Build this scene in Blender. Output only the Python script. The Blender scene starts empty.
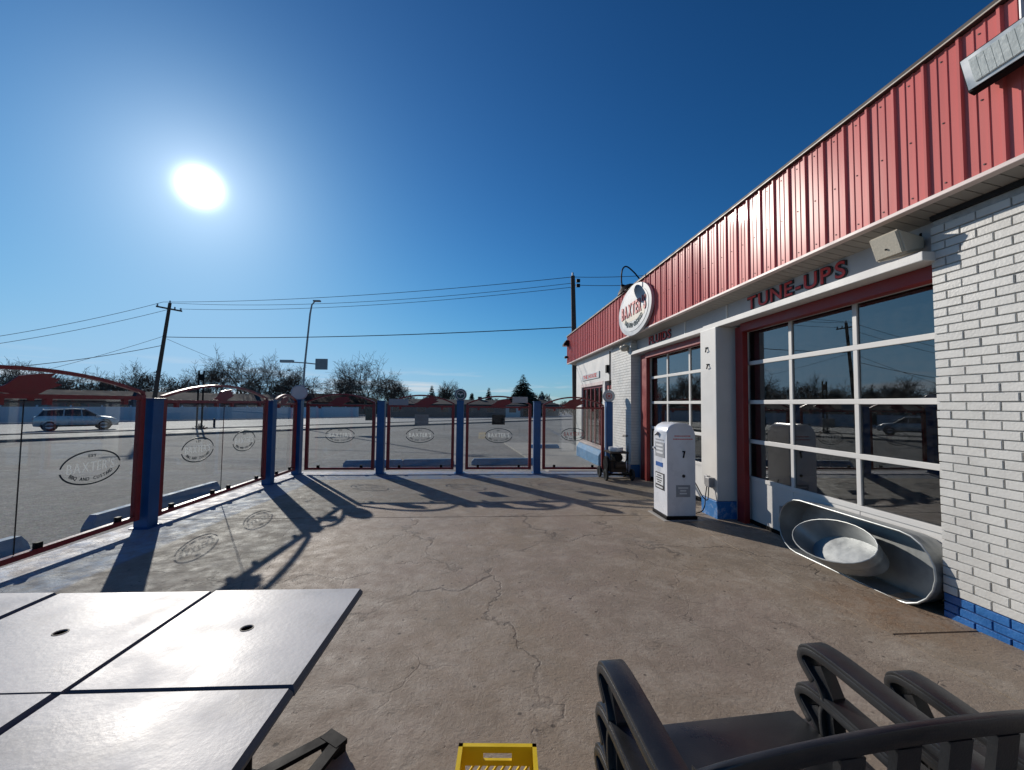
import bpy, bmesh, math, random
from mathutils import Vector, Matrix
R = math.radians
random.seed(7)
S = bpy.context.scene
COL = S.collection

# ------------------------------------------------------------------ camera
F = 405.0
CAMZ = 1.6
YAW, PITCH, ROLL = R(4.354), R(2.656), R(0.687)
fw = Vector((math.sin(YAW)*math.cos(PITCH), math.cos(YAW)*math.cos(PITCH), math.sin(PITCH)))
r0 = Vector((math.cos(YAW), -math.sin(YAW), 0)); u0 = r0.cross(fw)
rt = r0*math.cos(ROLL)+u0*math.sin(ROLL); up = u0*math.cos(ROLL)-r0*math.sin(ROLL)
cd = bpy.data.cameras.new('camera'); cam = bpy.data.objects.new('camera', cd); COL.objects.link(cam)
cd.sensor_width = 36.0; cd.lens = F/1024*36.0; cd.clip_start = .02; cd.clip_end = 6000
m = Matrix((rt, up, -fw)).transposed().to_4x4(); m.translation = Vector((0, 0, CAMZ)); cam.matrix_world = m
S.camera = cam

# ------------------------------------------------------------------ sun and sky
SUN_EL, SUN_AZ = R(22.84), R(-34.12)
SUN = Vector((math.sin(SUN_AZ)*math.cos(SUN_EL), math.cos(SUN_AZ)*math.cos(SUN_EL), math.sin(SUN_EL)))
ld = bpy.data.lights.new('sun', 'SUN'); ld.energy = 4.2; ld.angle = R(.53); ld.color = (1, .93, .84)
lo = bpy.data.objects.new('sun', ld); COL.objects.link(lo); lo.location = SUN*60
lo.rotation_euler = SUN.to_track_quat('Z', 'Y').to_euler()

W = bpy.data.worlds.new('World'); S.world = W; W.use_nodes = True
nt = W.node_tree; N = nt.nodes; K = nt.links; N.clear()
def wn(t, **kw):
    n = N.new(t)
    for k, v in kw.items(): setattr(n, k, v)
    return n
def wmath(op, a, b=None):
    n = wn('ShaderNodeMath', operation=op)
    for i, v in enumerate((a, b)):
        if v is None: continue
        if isinstance(v, (int, float)): n.inputs[i].default_value = v
        else: K.new(v, n.inputs[i])
    return n.outputs[0]
sky = wn('ShaderNodeTexSky', sky_type='NISHITA', sun_disc=False, sun_elevation=SUN_EL, sun_rotation=SUN_AZ,
         altitude=900, air_density=1.0, dust_density=.35, ozone_density=3.2)
# the camera's soft shoulder on the sky, per channel
sepc = wn('ShaderNodeSeparateColor'); K.new(sky.outputs[0], sepc.inputs[0]); comb = wn('ShaderNodeCombineColor'); SKS = .085
for i, (top, kk, pw) in enumerate(((.33, .47, 1.85), (.57, .45, 1.6), (.83, .50, 1.65))):
    e_ = wmath('POWER', wmath('MULTIPLY', sepc.outputs[i], SKS/kk), pw)
    K.new(wmath('MULTIPLY', wmath('SUBTRACT', 1.0, wmath('POWER', 2.71828, wmath('MULTIPLY', e_, -1.0))), top/SKS), comb.inputs[i])
tc = wn('ShaderNodeTexCoord')
dot = wn('ShaderNodeVectorMath', operation='DOT_PRODUCT'); K.new(tc.outputs['Generated'], dot.inputs[0]); dot.inputs[1].default_value = SUN
ang = wmath('ARCCOSINE', wmath('MINIMUM', dot.outputs['Value'], 1.0))
core = wmath('MULTIPLY', wmath('POWER', 2.718, wmath('MULTIPLY', wmath('POWER', wmath('DIVIDE', ang, .0235), 2.0), -1.0)), 60.0)
halo = wmath('MULTIPLY', wmath('POWER', 2.718, wmath('MULTIPLY', ang, -14.0)), 7.0)
halo2 = wmath('MULTIPLY', wmath('POWER', 2.718, wmath('MULTIPLY', ang, -3.3)), .8)
glow = wmath('ADD', wmath('ADD', core, halo), halo2)
gc = wn('ShaderNodeMixRGB', blend_type='MULTIPLY'); gc.inputs[0].default_value = 1; gc.inputs[1].default_value = (.92, .97, 1, 1)
K.new(glow, gc.inputs[2])
# thin cloud streaks low over the horizon
sep = wn('ShaderNodeSeparateXYZ'); K.new(tc.outputs['Generated'], sep.inputs[0])
mp = wn('ShaderNodeMapping'); mp.inputs['Scale'].default_value = (3.5, 3.5, 42); K.new(tc.outputs['Generated'], mp.inputs[0])
cn = wn('ShaderNodeTexNoise'); cn.inputs['Scale'].default_value = 1.6; cn.inputs['Detail'].default_value = 6; K.new(mp.outputs[0], cn.inputs[0])
cr = wn('ShaderNodeMapRange'); cr.inputs[1].default_value = .5; cr.inputs[2].default_value = .68; K.new(cn.outputs['Fac'], cr.inputs[0])
b1 = wn('ShaderNodeMapRange'); b1.inputs[1].default_value = .085; b1.inputs[2].default_value = .045; K.new(sep.outputs[2], b1.inputs[0])
cm = wmath('MULTIPLY', wmath('MULTIPLY', cr.outputs[0], b1.outputs[0]), .6)
cl = wn('ShaderNodeMixRGB'); K.new(cm, cl.inputs[0]); K.new(comb.outputs[0], cl.inputs[1]); cl.inputs[2].default_value = (8.5, 8.7, 9.0, 1)
sm = wn('ShaderNodeMixRGB', blend_type='ADD'); sm.inputs[0].default_value = 1; K.new(cl.outputs[0], sm.inputs[1]); K.new(gc.outputs[0], sm.inputs[2])
bg = wn('ShaderNodeBackground'); bg.inputs[1].default_value = .085; K.new(sm.outputs[0], bg.inputs[0])
K.new(bg.outputs[0], wn('ShaderNodeOutputWorld').inputs[0])

S.view_settings.view_transform = 'Standard'; S.view_settings.look = 'None'
S.view_settings.exposure = 0.0; S.view_settings.gamma = 1.0
S.render.resolution_x, S.render.resolution_y = 1024, 770

# ------------------------------------------------------------------ materials
def newmat(name):
    M = bpy.data.materials.new(name); M.use_nodes = True
    t = M.node_tree; b = t.nodes['Principled BSDF']
    return M, t, b
def mat(name, col, rough=.6, metal=0, var=.12, scale=6, bump=.0, bscale=60, spec=.5, dirt=None, dscale=2.5, damt=.5, coat=0, pvar=0, world=False, stretch=1):
    M, t, b = newmat(name); n = t.nodes; k = t.links
    tcn = n.new('ShaderNodeTexCoord')
    crd = tcn.outputs['Object']
    if world:
        gg = n.new('ShaderNodeNewGeometry'); mpn = n.new('ShaderNodeMapping'); mpn.inputs['Scale'].default_value = (1, 1, stretch); k.new(gg.outputs['Position'], mpn.inputs[0]); crd = mpn.outputs[0]
    nz = n.new('ShaderNodeTexNoise'); nz.inputs['Scale'].default_value = scale; nz.inputs['Detail'].default_value = 5
    k.new(crd, nz.inputs[0])
    mr = n.new('ShaderNodeMapRange'); mr.inputs[1].default_value = .3; mr.inputs[2].default_value = .7
    mr.inputs[3].default_value = 1-var; mr.inputs[4].default_value = 1+var; k.new(nz.outputs['Fac'], mr.inputs[0])
    mx = n.new('ShaderNodeMixRGB'); mx.blend_type = 'MULTIPLY'; mx.inputs[0].default_value = 1
    mx.inputs[1].default_value = (*col, 1); k.new(mr.outputs[0], mx.inputs[2]); out = mx.outputs[0]
    if dirt:
        n2 = n.new('ShaderNodeTexNoise'); n2.inputs['Scale'].default_value = dscale; n2.inputs['Detail'].default_value = 8; n2.inputs['Roughness'].default_value = .7
        k.new(crd, n2.inputs[0])
        m2 = n.new('ShaderNodeMapRange'); m2.inputs[1].default_value = .5; m2.inputs[2].default_value = .72; m2.inputs[4].default_value = damt
        k.new(n2.outputs['Fac'], m2.inputs[0])
        x2 = n.new('ShaderNodeMixRGB'); k.new(m2.outputs[0], x2.inputs[0]); k.new(out, x2.inputs[1]); x2.inputs[2].default_value = (*dirt, 1)
        out = x2.outputs[0]
    if pvar:
        oi = n.new('ShaderNodeObjectInfo'); pr = n.new('ShaderNodeMapRange'); pr.inputs[3].default_value = 1-pvar; pr.inputs[4].default_value = 1+pvar; k.new(oi.outputs['Random'], pr.inputs[0])
        px_ = n.new('ShaderNodeMixRGB'); px_.blend_type = 'MULTIPLY'; px_.inputs[0].default_value = 1; k.new(out, px_.inputs[1]); k.new(pr.outputs[0], px_.inputs[2]); out = px_.outputs[0]
    k.new(out, b.inputs['Base Color'])
    b.inputs['Metallic'].default_value = metal; b.inputs['Specular IOR Level'].default_value = spec
    b.inputs['Coat Weight'].default_value = coat; b.inputs['Coat Roughness'].default_value = .10
    r2 = n.new('ShaderNodeMapRange'); r2.inputs[1].default_value = .3; r2.inputs[2].default_value = .7
    r2.inputs[3].default_value = max(.02, rough-.1); r2.inputs[4].default_value = min(1, rough+.1)
    k.new(nz.outputs['Fac'], r2.inputs[0]); k.new(r2.outputs[0], b.inputs['Roughness'])
    if bump:
        nb = n.new('ShaderNodeTexNoise'); nb.inputs['Scale'].default_value = bscale; nb.inputs['Detail'].default_value = 4
        k.new(crd, nb.inputs[0])
        bp = n.new('ShaderNodeBump'); bp.inputs['Strength'].default_value = bump; bp.inputs['Distance'].default_value = .01
        k.new(nb.outputs['Fac'], bp.inputs['Height']); k.new(bp.outputs[0], b.inputs['Normal'])
    return M
def glassmat(name, tint, dust=.0, minr=.0):
    M, t, b = newmat(name); n = t.nodes; k = t.links; n.remove(b)
    out = n['Material Output']
    tr = n.new('ShaderNodeBsdfTransparent'); tr.inputs[0].default_value = (*tint, 1)
    gl = n.new('ShaderNodeBsdfGlossy'); gl.inputs['Roughness'].default_value = .0; gl.inputs[0].default_value = (1, 1, 1, 1)
    lw = n.new('ShaderNodeFresnel'); ge = n.new('ShaderNodeNewGeometry'); io = n.new('ShaderNodeMapRange'); io.inputs[3].default_value = 1.5; io.inputs[4].default_value = 1/1.5
    k.new(ge.outputs['Backfacing'], io.inputs[0]); k.new(io.outputs[0], lw.inputs[0])
    ad = n.new('ShaderNodeMath'); ad.operation = 'ADD'; ad.use_clamp = True; ad.inputs[1].default_value = minr; k.new(lw.outputs[0], ad.inputs[0])
    mx = n.new('ShaderNodeMixShader'); k.new(ad.outputs[0], mx.inputs[0]); k.new(tr.outputs[0], mx.inputs[1]); k.new(gl.outputs[0], mx.inputs[2])
    res = mx.outputs[0]
    if dust:
        df = n.new('ShaderNodeBsdfDiffuse'); df.inputs[0].default_value = (.5, .5, .48, 1)
        nz = n.new('ShaderNodeTexNoise'); nz.inputs['Scale'].default_value = 9; nz.inputs['Detail'].default_value = 7
        mr = n.new('ShaderNodeMapRange'); mr.inputs[1].default_value = .35; mr.inputs[2].default_value = .8; mr.inputs[4].default_value = dust
        k.new(nz.outputs['Fac'], mr.inputs[0])
        m2 = n.new('ShaderNodeMixShader'); k.new(mr.outputs[0], m2.inputs[0]); k.new(res, m2.inputs[1]); k.new(df.outputs[0], m2.inputs[2]); res = m2.outputs[0]
    k.new(res, out.inputs['Surface'])
    return M

def concrete():
    M, t, b = newmat('patio_concrete'); n = t.nodes; k = t.links
    g = n.new('ShaderNodeNewGeometry'); P = g.outputs['Position']
    def noise(s, d=6, r=.55, dist=0, vec=P):
        x = n.new('ShaderNodeTexNoise'); x.inputs['Scale'].default_value = s; x.inputs['Detail'].default_value = d
        x.inputs['Roughness'].default_value = r; x.inputs['Distortion'].default_value = dist; k.new(vec, x.inputs[0]); return x.outputs['Fac']
    def rng(v, a, c, lo=0, hi=1):
        x = n.new('ShaderNodeMapRange'); x.inputs[1].default_value = a; x.inputs[2].default_value = c
        x.inputs[3].default_value = lo; x.inputs[4].default_value = hi; k.new(v, x.inputs[0]); return x.outputs[0]
    def mixc(f, a, c, bt='MIX'):
        x = n.new('ShaderNodeMixRGB'); x.blend_type = bt
        for i, v in ((0, f), (1, a), (2, c)):
            if isinstance(v, tuple): x.inputs[i].default_value = (*v, 1)
            elif isinstance(v, (int, float)): x.inputs[i].default_value = v
            else: k.new(v, x.inputs[i])
        return x.outputs[0]
    def mth(op, a, c):
        x = n.new('ShaderNodeMath'); x.operation = op
        for i, v in ((0, a), (1, c)):
            if isinstance(v, (int, float)): x.inputs[i].default_value = v
            else: k.new(v, x.inputs[i])
        return x.outputs[0]
    hue = mixc(rng(noise(.55, 5, .6), .38, .62), (.285, .226, .182), (.322, .248, .166))
    base = mixc(rng(noise(1.1, 9, .66), .34, .68, 0, .8), hue, (.205, .172, .142))
    base = mixc(rng(noise(2.6, 11, .75, .3), .46, .68, 0, .75), base, (.40, .345, .285))
    base = mixc(rng(noise(.7, 7, .7, .8), .60, .74, 0, .55), base, (.13, .108, .088))
    base = mixc(rng(noise(11, 11, .82), .53, .66, 0, .55), base, (.15, .125, .10))
    base = mixc(rng(noise(30, 9, .8), .57, .68, 0, .6), base, (.46, .40, .33))
    # pits and specks of grit
    vp = n.new('ShaderNodeTexVoronoi'); vp.inputs['Scale'].default_value = 13; k.new(P, vp.inputs['Vector'])
    sr = n.new('ShaderNodeSeparateColor'); k.new(vp.outputs['Color'], sr.inputs[0])
    pit = mth('MULTIPLY', rng(vp.outputs['Distance'], .20, .12), rng(sr.outputs[0], .82, .86))
    base = mixc(mth('MULTIPLY', pit, .75), base, (.06, .05, .042))
    vs = n.new('ShaderNodeTexVoronoi'); vs.inputs['Scale'].default_value = 1.3; k.new(P, vs.inputs['Vector'])
    spot = mth('MULTIPLY', rng(mth('ADD', vs.outputs['Distance'], mth('MULTIPLY', noise(9, 5), .16)), .20, .14), rng(noise(.9, 3), .5, .6))
    base = mixc(mth('MULTIPLY', spot, .6), base, (.075, .065, .055))
    # cracks: a few long ones, hairlines in patches
    def cracks(scale, warp, wamt, w0, w1, mask, off):
        wv = n.new('ShaderNodeTexNoise'); wv.inputs['Scale'].default_value = warp; wv.inputs['Detail'].default_value = 9; wv.inputs['Roughness'].default_value = .54; k.new(P, wv.inputs[0])
        va = n.new('ShaderNodeVectorMath'); va.operation = 'MULTIPLY_ADD'; k.new(wv.outputs['Color'], va.inputs[0]); va.inputs[1].default_value = (wamt, wamt, 0); k.new(P, va.inputs[2])
        vb = n.new('ShaderNodeVectorMath'); vb.operation = 'ADD'; k.new(va.outputs[0], vb.inputs[0]); vb.inputs[1].default_value = (off, off*.7, 0)
        vo = n.new('ShaderNodeTexVoronoi'); vo.feature = 'DISTANCE_TO_EDGE'; vo.inputs['Scale'].default_value = scale; k.new(vb.outputs[0], vo.inputs['Vector'])
        return mth('MULTIPLY', rng(vo.outputs['Distance'], w1, w0), mask)
    c1 = cracks(.40, 1.5, 1.2, .001, .007, rng(noise(1.0, 5), .40, .52), 3.3)
    c2 = cracks(1.3, 2.6, .6, .002, .014, rng(noise(.8, 5, .6, .5), .50, .60), 7.1)
    c3 = cracks(4.2, 5.0, .25, .004, .04, rng(noise(.9, 6, .65, .3), .54, .66), 1.7)
    crk = mth('MAXIMUM', c1, mth('MAXIMUM', mth('MULTIPLY', c2, .7), mth('MULTIPLY', c3, .35)))
    base = mixc(mth('MULTIPLY', crk, .50), base, (.055, .045, .038))
    # rusty run-off stain beside the brick corner, tyre-dark drip line along the wall
    dv = n.new('ShaderNodeVectorMath'); dv.operation = 'DISTANCE'; k.new(P, dv.inputs[0]); dv.inputs[1].default_value = (3.35, 3.05, 0)
    rs = mth('MULTIPLY', rng(mth('ADD', dv.outputs['Value'], mth('MULTIPLY', noise(3.5, 8), .7)), 1.0, .55), rng(noise(12, 8, .75), .38, .6, .35, 1))
    base = mixc(mth('MULTIPLY', rs, .65), base, (.24, .135, .07))
    # worn blue paint along the two fences
    sp = n.new('ShaderNodeSeparateXYZ'); k.new(P, sp.inputs[0])
    wob = mth('MULTIPLY', mth('SUBTRACT', noise(1.3, 6), .5), .18)
    left = rng(mth('ADD', sp.outputs[0], wob), -3.50, -3.56)
    far = rng(mth('ADD', mth('ADD', sp.outputs[1], mth('MULTIPLY', sp.outputs[0], -.05)), wob), 9.25, 9.31)
    inn = rng(sp.outputs[0], 3.5, 3.45)
    pm = mth('MAXIMUM', left, mth('MULTIPLY', far, inn))
    wear = rng(noise(5.5, 10, .78, .8), .37, .60)
    pm2 = mth('MULTIPLY', pm, mth('SUBTRACT', 1.0, mth('MULTIPLY', wear, .75)))
    blue = mixc(rng(noise(2.2, 6), .35, .65), (.045, .14, .36), (.20, .30, .42))
    left_glare = mth('MULTIPLY', left, .55)  # left strip paler: low-sun glare put into the worn paint's colour
    blue = mixc(left_glare, blue, (.40, .49, .58))
    base = mixc(pm2, base, blue)
    k.new(base, b.inputs['Base Color'])
    k.new(rng(noise(7, 6), .3, .7, .52, .78), b.inputs['Roughness'])
    b.inputs['Specular IOR Level'].default_value = .22
    h = mth('ADD', mth('MULTIPLY', noise(42, 8, .75, .3), 1.0), mth('MULTIPLY', noise(5, 8, .7, .4), 1.4))
    h = mth('SUBTRACT', h, mth('MULTIPLY', crk, .6)); h = mth('SUBTRACT', h, mth('MULTIPLY', rng(noise(19, 5, .7), .60, .74), .8))
    bp = n.new('ShaderNodeBump'); bp.inputs['Strength'].default_value = .55; bp.inputs['Distance'].default_value = .012
    k.new(h, bp.inputs['Height']); k.new(bp.outputs[0], b.inputs['Normal'])
    return M

def asphalt(name, c0, c1, rough=.75, scale=1.0, bump=.5, grain=.9):
    M, t, b = newmat(name); n = t.nodes; k = t.links
    g = n.new('ShaderNodeNewGeometry'); P = g.outputs['Position']
    a = n.new('ShaderNodeTexNoise'); a.inputs['Scale'].default_value = .25*scale; a.inputs['Detail'].default_value = 9; a.inputs['Roughness'].default_value = .7; k.new(P, a.inputs[0])
    mr = n.new('ShaderNodeMapRange'); mr.inputs[1].default_value = .3; mr.inputs[2].default_value = .7; k.new(a.outputs['Fac'], mr.inputs[0])
    mx = n.new('ShaderNodeMixRGB'); mx.inputs[1].default_value = (*c0, 1); mx.inputs[2].default_value = (*c1, 1); k.new(mr.outputs[0], mx.inputs[0])
    g2 = n.new('ShaderNodeTexNoise'); g2.inputs['Scale'].default_value = 5*scale; g2.inputs['Detail'].default_value = 10; g2.inputs['Roughness'].default_value = .85; k.new(P, g2.inputs[0])
    r2 = n.new('ShaderNodeMapRange'); r2.inputs[1].default_value = .36; r2.inputs[2].default_value = .64; r2.inputs[3].default_value = .55; r2.inputs[4].default_value = 1.5; k.new(g2.outputs['Fac'], r2.inputs[0])
    mg = n.new('ShaderNodeMixRGB'); mg.blend_type = 'MULTIPLY'; mg.inputs[0].default_value = grain; k.new(mx.outputs[0], mg.inputs[1]); k.new(r2.outputs[0], mg.inputs[2]); mx = mg
    s = n.new('ShaderNodeTexVoronoi'); s.inputs['Scale'].default_value = 38; k.new(P, s.inputs['Vector'])
    m2 = n.new('ShaderNodeMixRGB'); m2.blend_type = 'OVERLAY'; m2.inputs[0].default_value = .55; k.new(mx.outputs[0], m2.inputs[1]); k.new(s.outputs['Color'], m2.inputs[2])
    hsn = n.new('ShaderNodeHueSaturation'); hsn.inputs['Saturation'].default_value = .25; k.new(m2.outputs[0], hsn.inputs['Color'])
    k.new(hsn.outputs[0], b.inputs['Base Color']); b.inputs['Roughness'].default_value = rough
    bp = n.new('ShaderNodeBump'); bp.inputs['Strength'].default_value = bump; bp.inputs['Distance'].default_value = .012
    k.new(s.outputs['Distance'], bp.inputs['Height']); k.new(bp.outputs[0], b.inputs['Normal'])
    return M

M_CONC = concrete()
M_LOT = asphalt('lot_asphalt', (.125, .113, .098), (.235, .21, .182), .9)
M_ROAD = asphalt('road_asphalt', (.25, .245, .24), (.33, .325, .315), .8, .6, .25, .35)
M_DIRT = asphalt('dry_ground', (.17, .14, .10), (.27, .23, .17), .95, .5, .3)
M_WALK = mat('walk_concrete', (.36, .34, .31), .8, 0, .15, 1.2, .2, 40)
M_KERB = mat('kerb_concrete', (.20, .19, .18), .85, 0, .2, 3, .3, 30)
M_STOP = mat('blue_painted_concrete', (.11, .26, .45), .7, 0, .18, 7, .4, 30, dirt=(.24, .37, .49), dscale=6, damt=.5)
M_WHITE = mat('white_wall_paint', (.63, .615, .585), .55, 0, .05, 3, .08, 90, dirt=(.55, .53, .50), dscale=2.2, damt=.25)
M_BRICK = mat('white_brick_paint', (.60, .59, .555), .5, 0, .06, 3, .22, 70, pvar=.045, world=True, dirt=(.40, .375, .34), dscale=4, damt=.38)
M_BRICKB = mat('blue_brick_paint', (.015, .12, .36), .42, 0, .15, 6, .35, 60, dirt=(.05, .22, .48), dscale=9, damt=.5, world=True)
M_MORTAR = mat('painted_mortar', (.40, .40, .39), .8, 0, .2, 20, .4, 80)
M_MORTARB = mat('blue_mortar', (.008, .045, .16), .7, 0, .2, 20, .3, 80)
M_BLUE = mat('blue_enamel', (.006, .080, .235), .38, 0, .12, 4, .08, 50, dirt=(.02, .13, .36), dscale=3, damt=.5)
M_BLUEPEEL = mat('peeling_blue_paint', (.015, .15, .42), .5, 0, .1, 5, .3, 30, dirt=(.62, .62, .62), dscale=5, damt=.95)
M_RED = mat('red_frame_paint', (.22, .012, .014), .38, 0, .15, 8, .1, 40)
M_REDW = mat('red_woodwork', (.24, .020, .018), .45, 0, .12, 5, .1, 50)
M_FASC = mat('red_ribbed_metal', (.64, .172, .158), .31, 0, .07, 1.5, .05, 8, pvar=.05, spec=.10, coat=.025, world=True, stretch=.12, dirt=(.53, .14, .13), dscale=4, damt=.3)
M_TRIM = mat('pale_trim', (.66, .54, .50), .45, 0, .08, 4)
M_CAP = mat('dark_roof_cap', (.045, .034, .03), .7, 0, .2, 4)
M_CAPL = mat('beige_gutter_edge', (.48, .43, .36), .5, 0, .1, 4)
M_BOARD = mat('board_shade_grey', (.40, .40, .41), .6, 0, .08, 3, .08, 90)  # shade under the soffit is partly put into the board's grey
M_SOFF = mat('soffit_vinyl', (.30, .28, .25), .6, 0, .08, 3)
M_ROOF = mat('roof_membrane', (.12, .12, .12), .9)
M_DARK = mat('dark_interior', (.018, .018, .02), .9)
M_BLACK = mat('black_metal', (.007, .007, .008), .6, 0, .2, 10, .05, spec=.12)
M_PLAST = mat('black_resin_plastic', (.022, .0225, .024), .36, 0, .2, 9, .06, 300, dirt=(.05, .048, .046), dscale=8, damt=.5)
M_GREYM = mat('grey_metal', (.34, .34, .35), .45, .6, .1, 8)
M_GALV = mat('galvanized_steel', (.34, .355, .355), .44, .55, .16, 7, .10, 14, dirt=(.22, .24, .245), dscale=5, damt=.7)
M_TABLE = mat('worn_white_laminate', (.50, .505, .51), .47, 0, .08, 4, .06, 60, spec=.14, dirt=(.33, .325, .31), dscale=3.2, damt=.7, world=True)
M_TEDGE = mat('blue_grey_table_edge', (.05, .075, .11), .5, 0, .15, 8)
M_YEL = mat('yellow_crate_plastic', (.80, .56, .012), .38, 0, .08, 8, .06, 80)
M_PUMP = mat('white_pump_enamel', (.72, .73, .76), .30, 0, .04, 4, .05, 6, dirt=(.58, .57, .55), dscale=7, damt=.25, coat=.2)
M_LABEL = mat('pale_label', (.66, .67, .68), .5, 0, .04, 10)
M_GREYL = mat('grey_label', (.30, .31, .33), .5, 0, .08, 10)
M_STICK = mat('blue_sticker', (.02, .10, .34), .4)
M_BEIGE = mat('beige_speaker_plastic', (.58, .52, .41), .5, 0, .06, 5)
M_WOOD = mat('weathered_pole_wood', (.055, .042, .034), .85, 0, .3, 9, .3, 30)
M_STEELP = mat('street_light_steel', (.24, .25, .26), .5, .3, .1, 4)
M_WIRE = mat('cable_sheath', (.03, .03, .032), .6)
M_LENS = mat('ribbed_lamp_lens', (.56, .60, .58), .25, 0, .10, 30, .2, 60, spec=.6)
M_BARK = mat('bare_bark', (.11, .082, .062), .9, 0, .3, 3)
M_CONIF = mat('conifer_needles', (.030, .050, .030), .8, 0, .4, 1.2)
M_HEDGE = mat('winter_brush', (.085, .066, .052), .95, 0, .4, .6)
M_FENCEW = mat('pale_vinyl_fence', (.62, .66, .72), .55, 0, .08, .5, world=True)
M_SHING = mat('grey_shingles', (.055, .055, .058), .95, 0, var=.2, scale=1.5, bump=.2, bscale=8, spec=.1)
M_SHINGR = mat('red_shingles', (.06, .026, .024), .95, 0, var=.2, scale=1.5, bump=.2, bscale=8, spec=.1)
M_SIDING = mat('pale_siding', (.14, .14, .138), .7, 0, .06, 1)
M_SIDINGD = mat('grey_siding', (.07, .07, .075), .7, 0, .08, 1)
M_WIN = mat('dark_window_glass', (.02, .022, .028), .1, 0, .1, 2)
M_CARS = mat('silver_car_paint', (.52, .54, .56), .25, .3, .03, 2, coat=.6)
M_CARW = mat('pale_car_paint', (.60, .61, .62), .25, .1, .03, 2, coat=.6)
M_TYRE = mat('tyre_rubber', (.014, .014, .015), .8, 0, .2, 12)
M_RIM = mat('alloy_wheel', (.45, .45, .46), .35, .8, .1, 10)
M_LAMP = mat('lamp_lens_clear', (.75, .76, .78), .15)
M_REDL = mat('red_lamp_lens', (.35, .01, .01), .2)
M_SIGNW = mat('sign_face_white', (.52, .53, .53), .45, 0, .05, 6, dirt=(.55, .56, .56), dscale=4, damt=.3)
M_SIGNG = mat('sign_border_grey', (.38, .40, .42), .45, 0, .06, 6)
M_SIGNC = mat('sign_cream', (.56, .50, .40), .5)
M_SIGNR = mat('sign_red', (.52, .06, .05), .45)
M_LETR = mat('letter_red', (.58, .045, .040), .5, 0, .15, 20)
M_LETD = mat('letter_dark', (.02, .018, .02), .5)
M_TEAL = mat('decal_dark_teal', (.008, .03, .04), .5)
M_FROST, _t, _b = newmat('decal_frosted_white')
_tl = _t.nodes.new('ShaderNodeBsdfTranslucent'); _tl.inputs[0].default_value = (.62, .63, .63, 1); _tr = _t.nodes.new('ShaderNodeBsdfTransparent')
_mx = _t.nodes.new('ShaderNodeMixShader'); _mx.inputs[0].default_value = .62; _t.links.new(_tr.outputs[0], _mx.inputs[1]); _t.links.new(_tl.outputs[0], _mx.inputs[2])
_t.links.new(_mx.outputs[0], _t.nodes['Material Output'].inputs['Surface'])
M_GREENS = mat('sign_dark_green', (.02, .06, .055), .4)
M_STEEL = mat('stainless_box', (.45, .46, .47), .35, .8, .08, 6)
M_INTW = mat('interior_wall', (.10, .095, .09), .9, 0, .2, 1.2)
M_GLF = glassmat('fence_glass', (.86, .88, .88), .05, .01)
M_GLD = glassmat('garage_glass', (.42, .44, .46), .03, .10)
M_GLS = glassmat('shop_glass', (.5, .5, .5), .03, .04)

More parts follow.
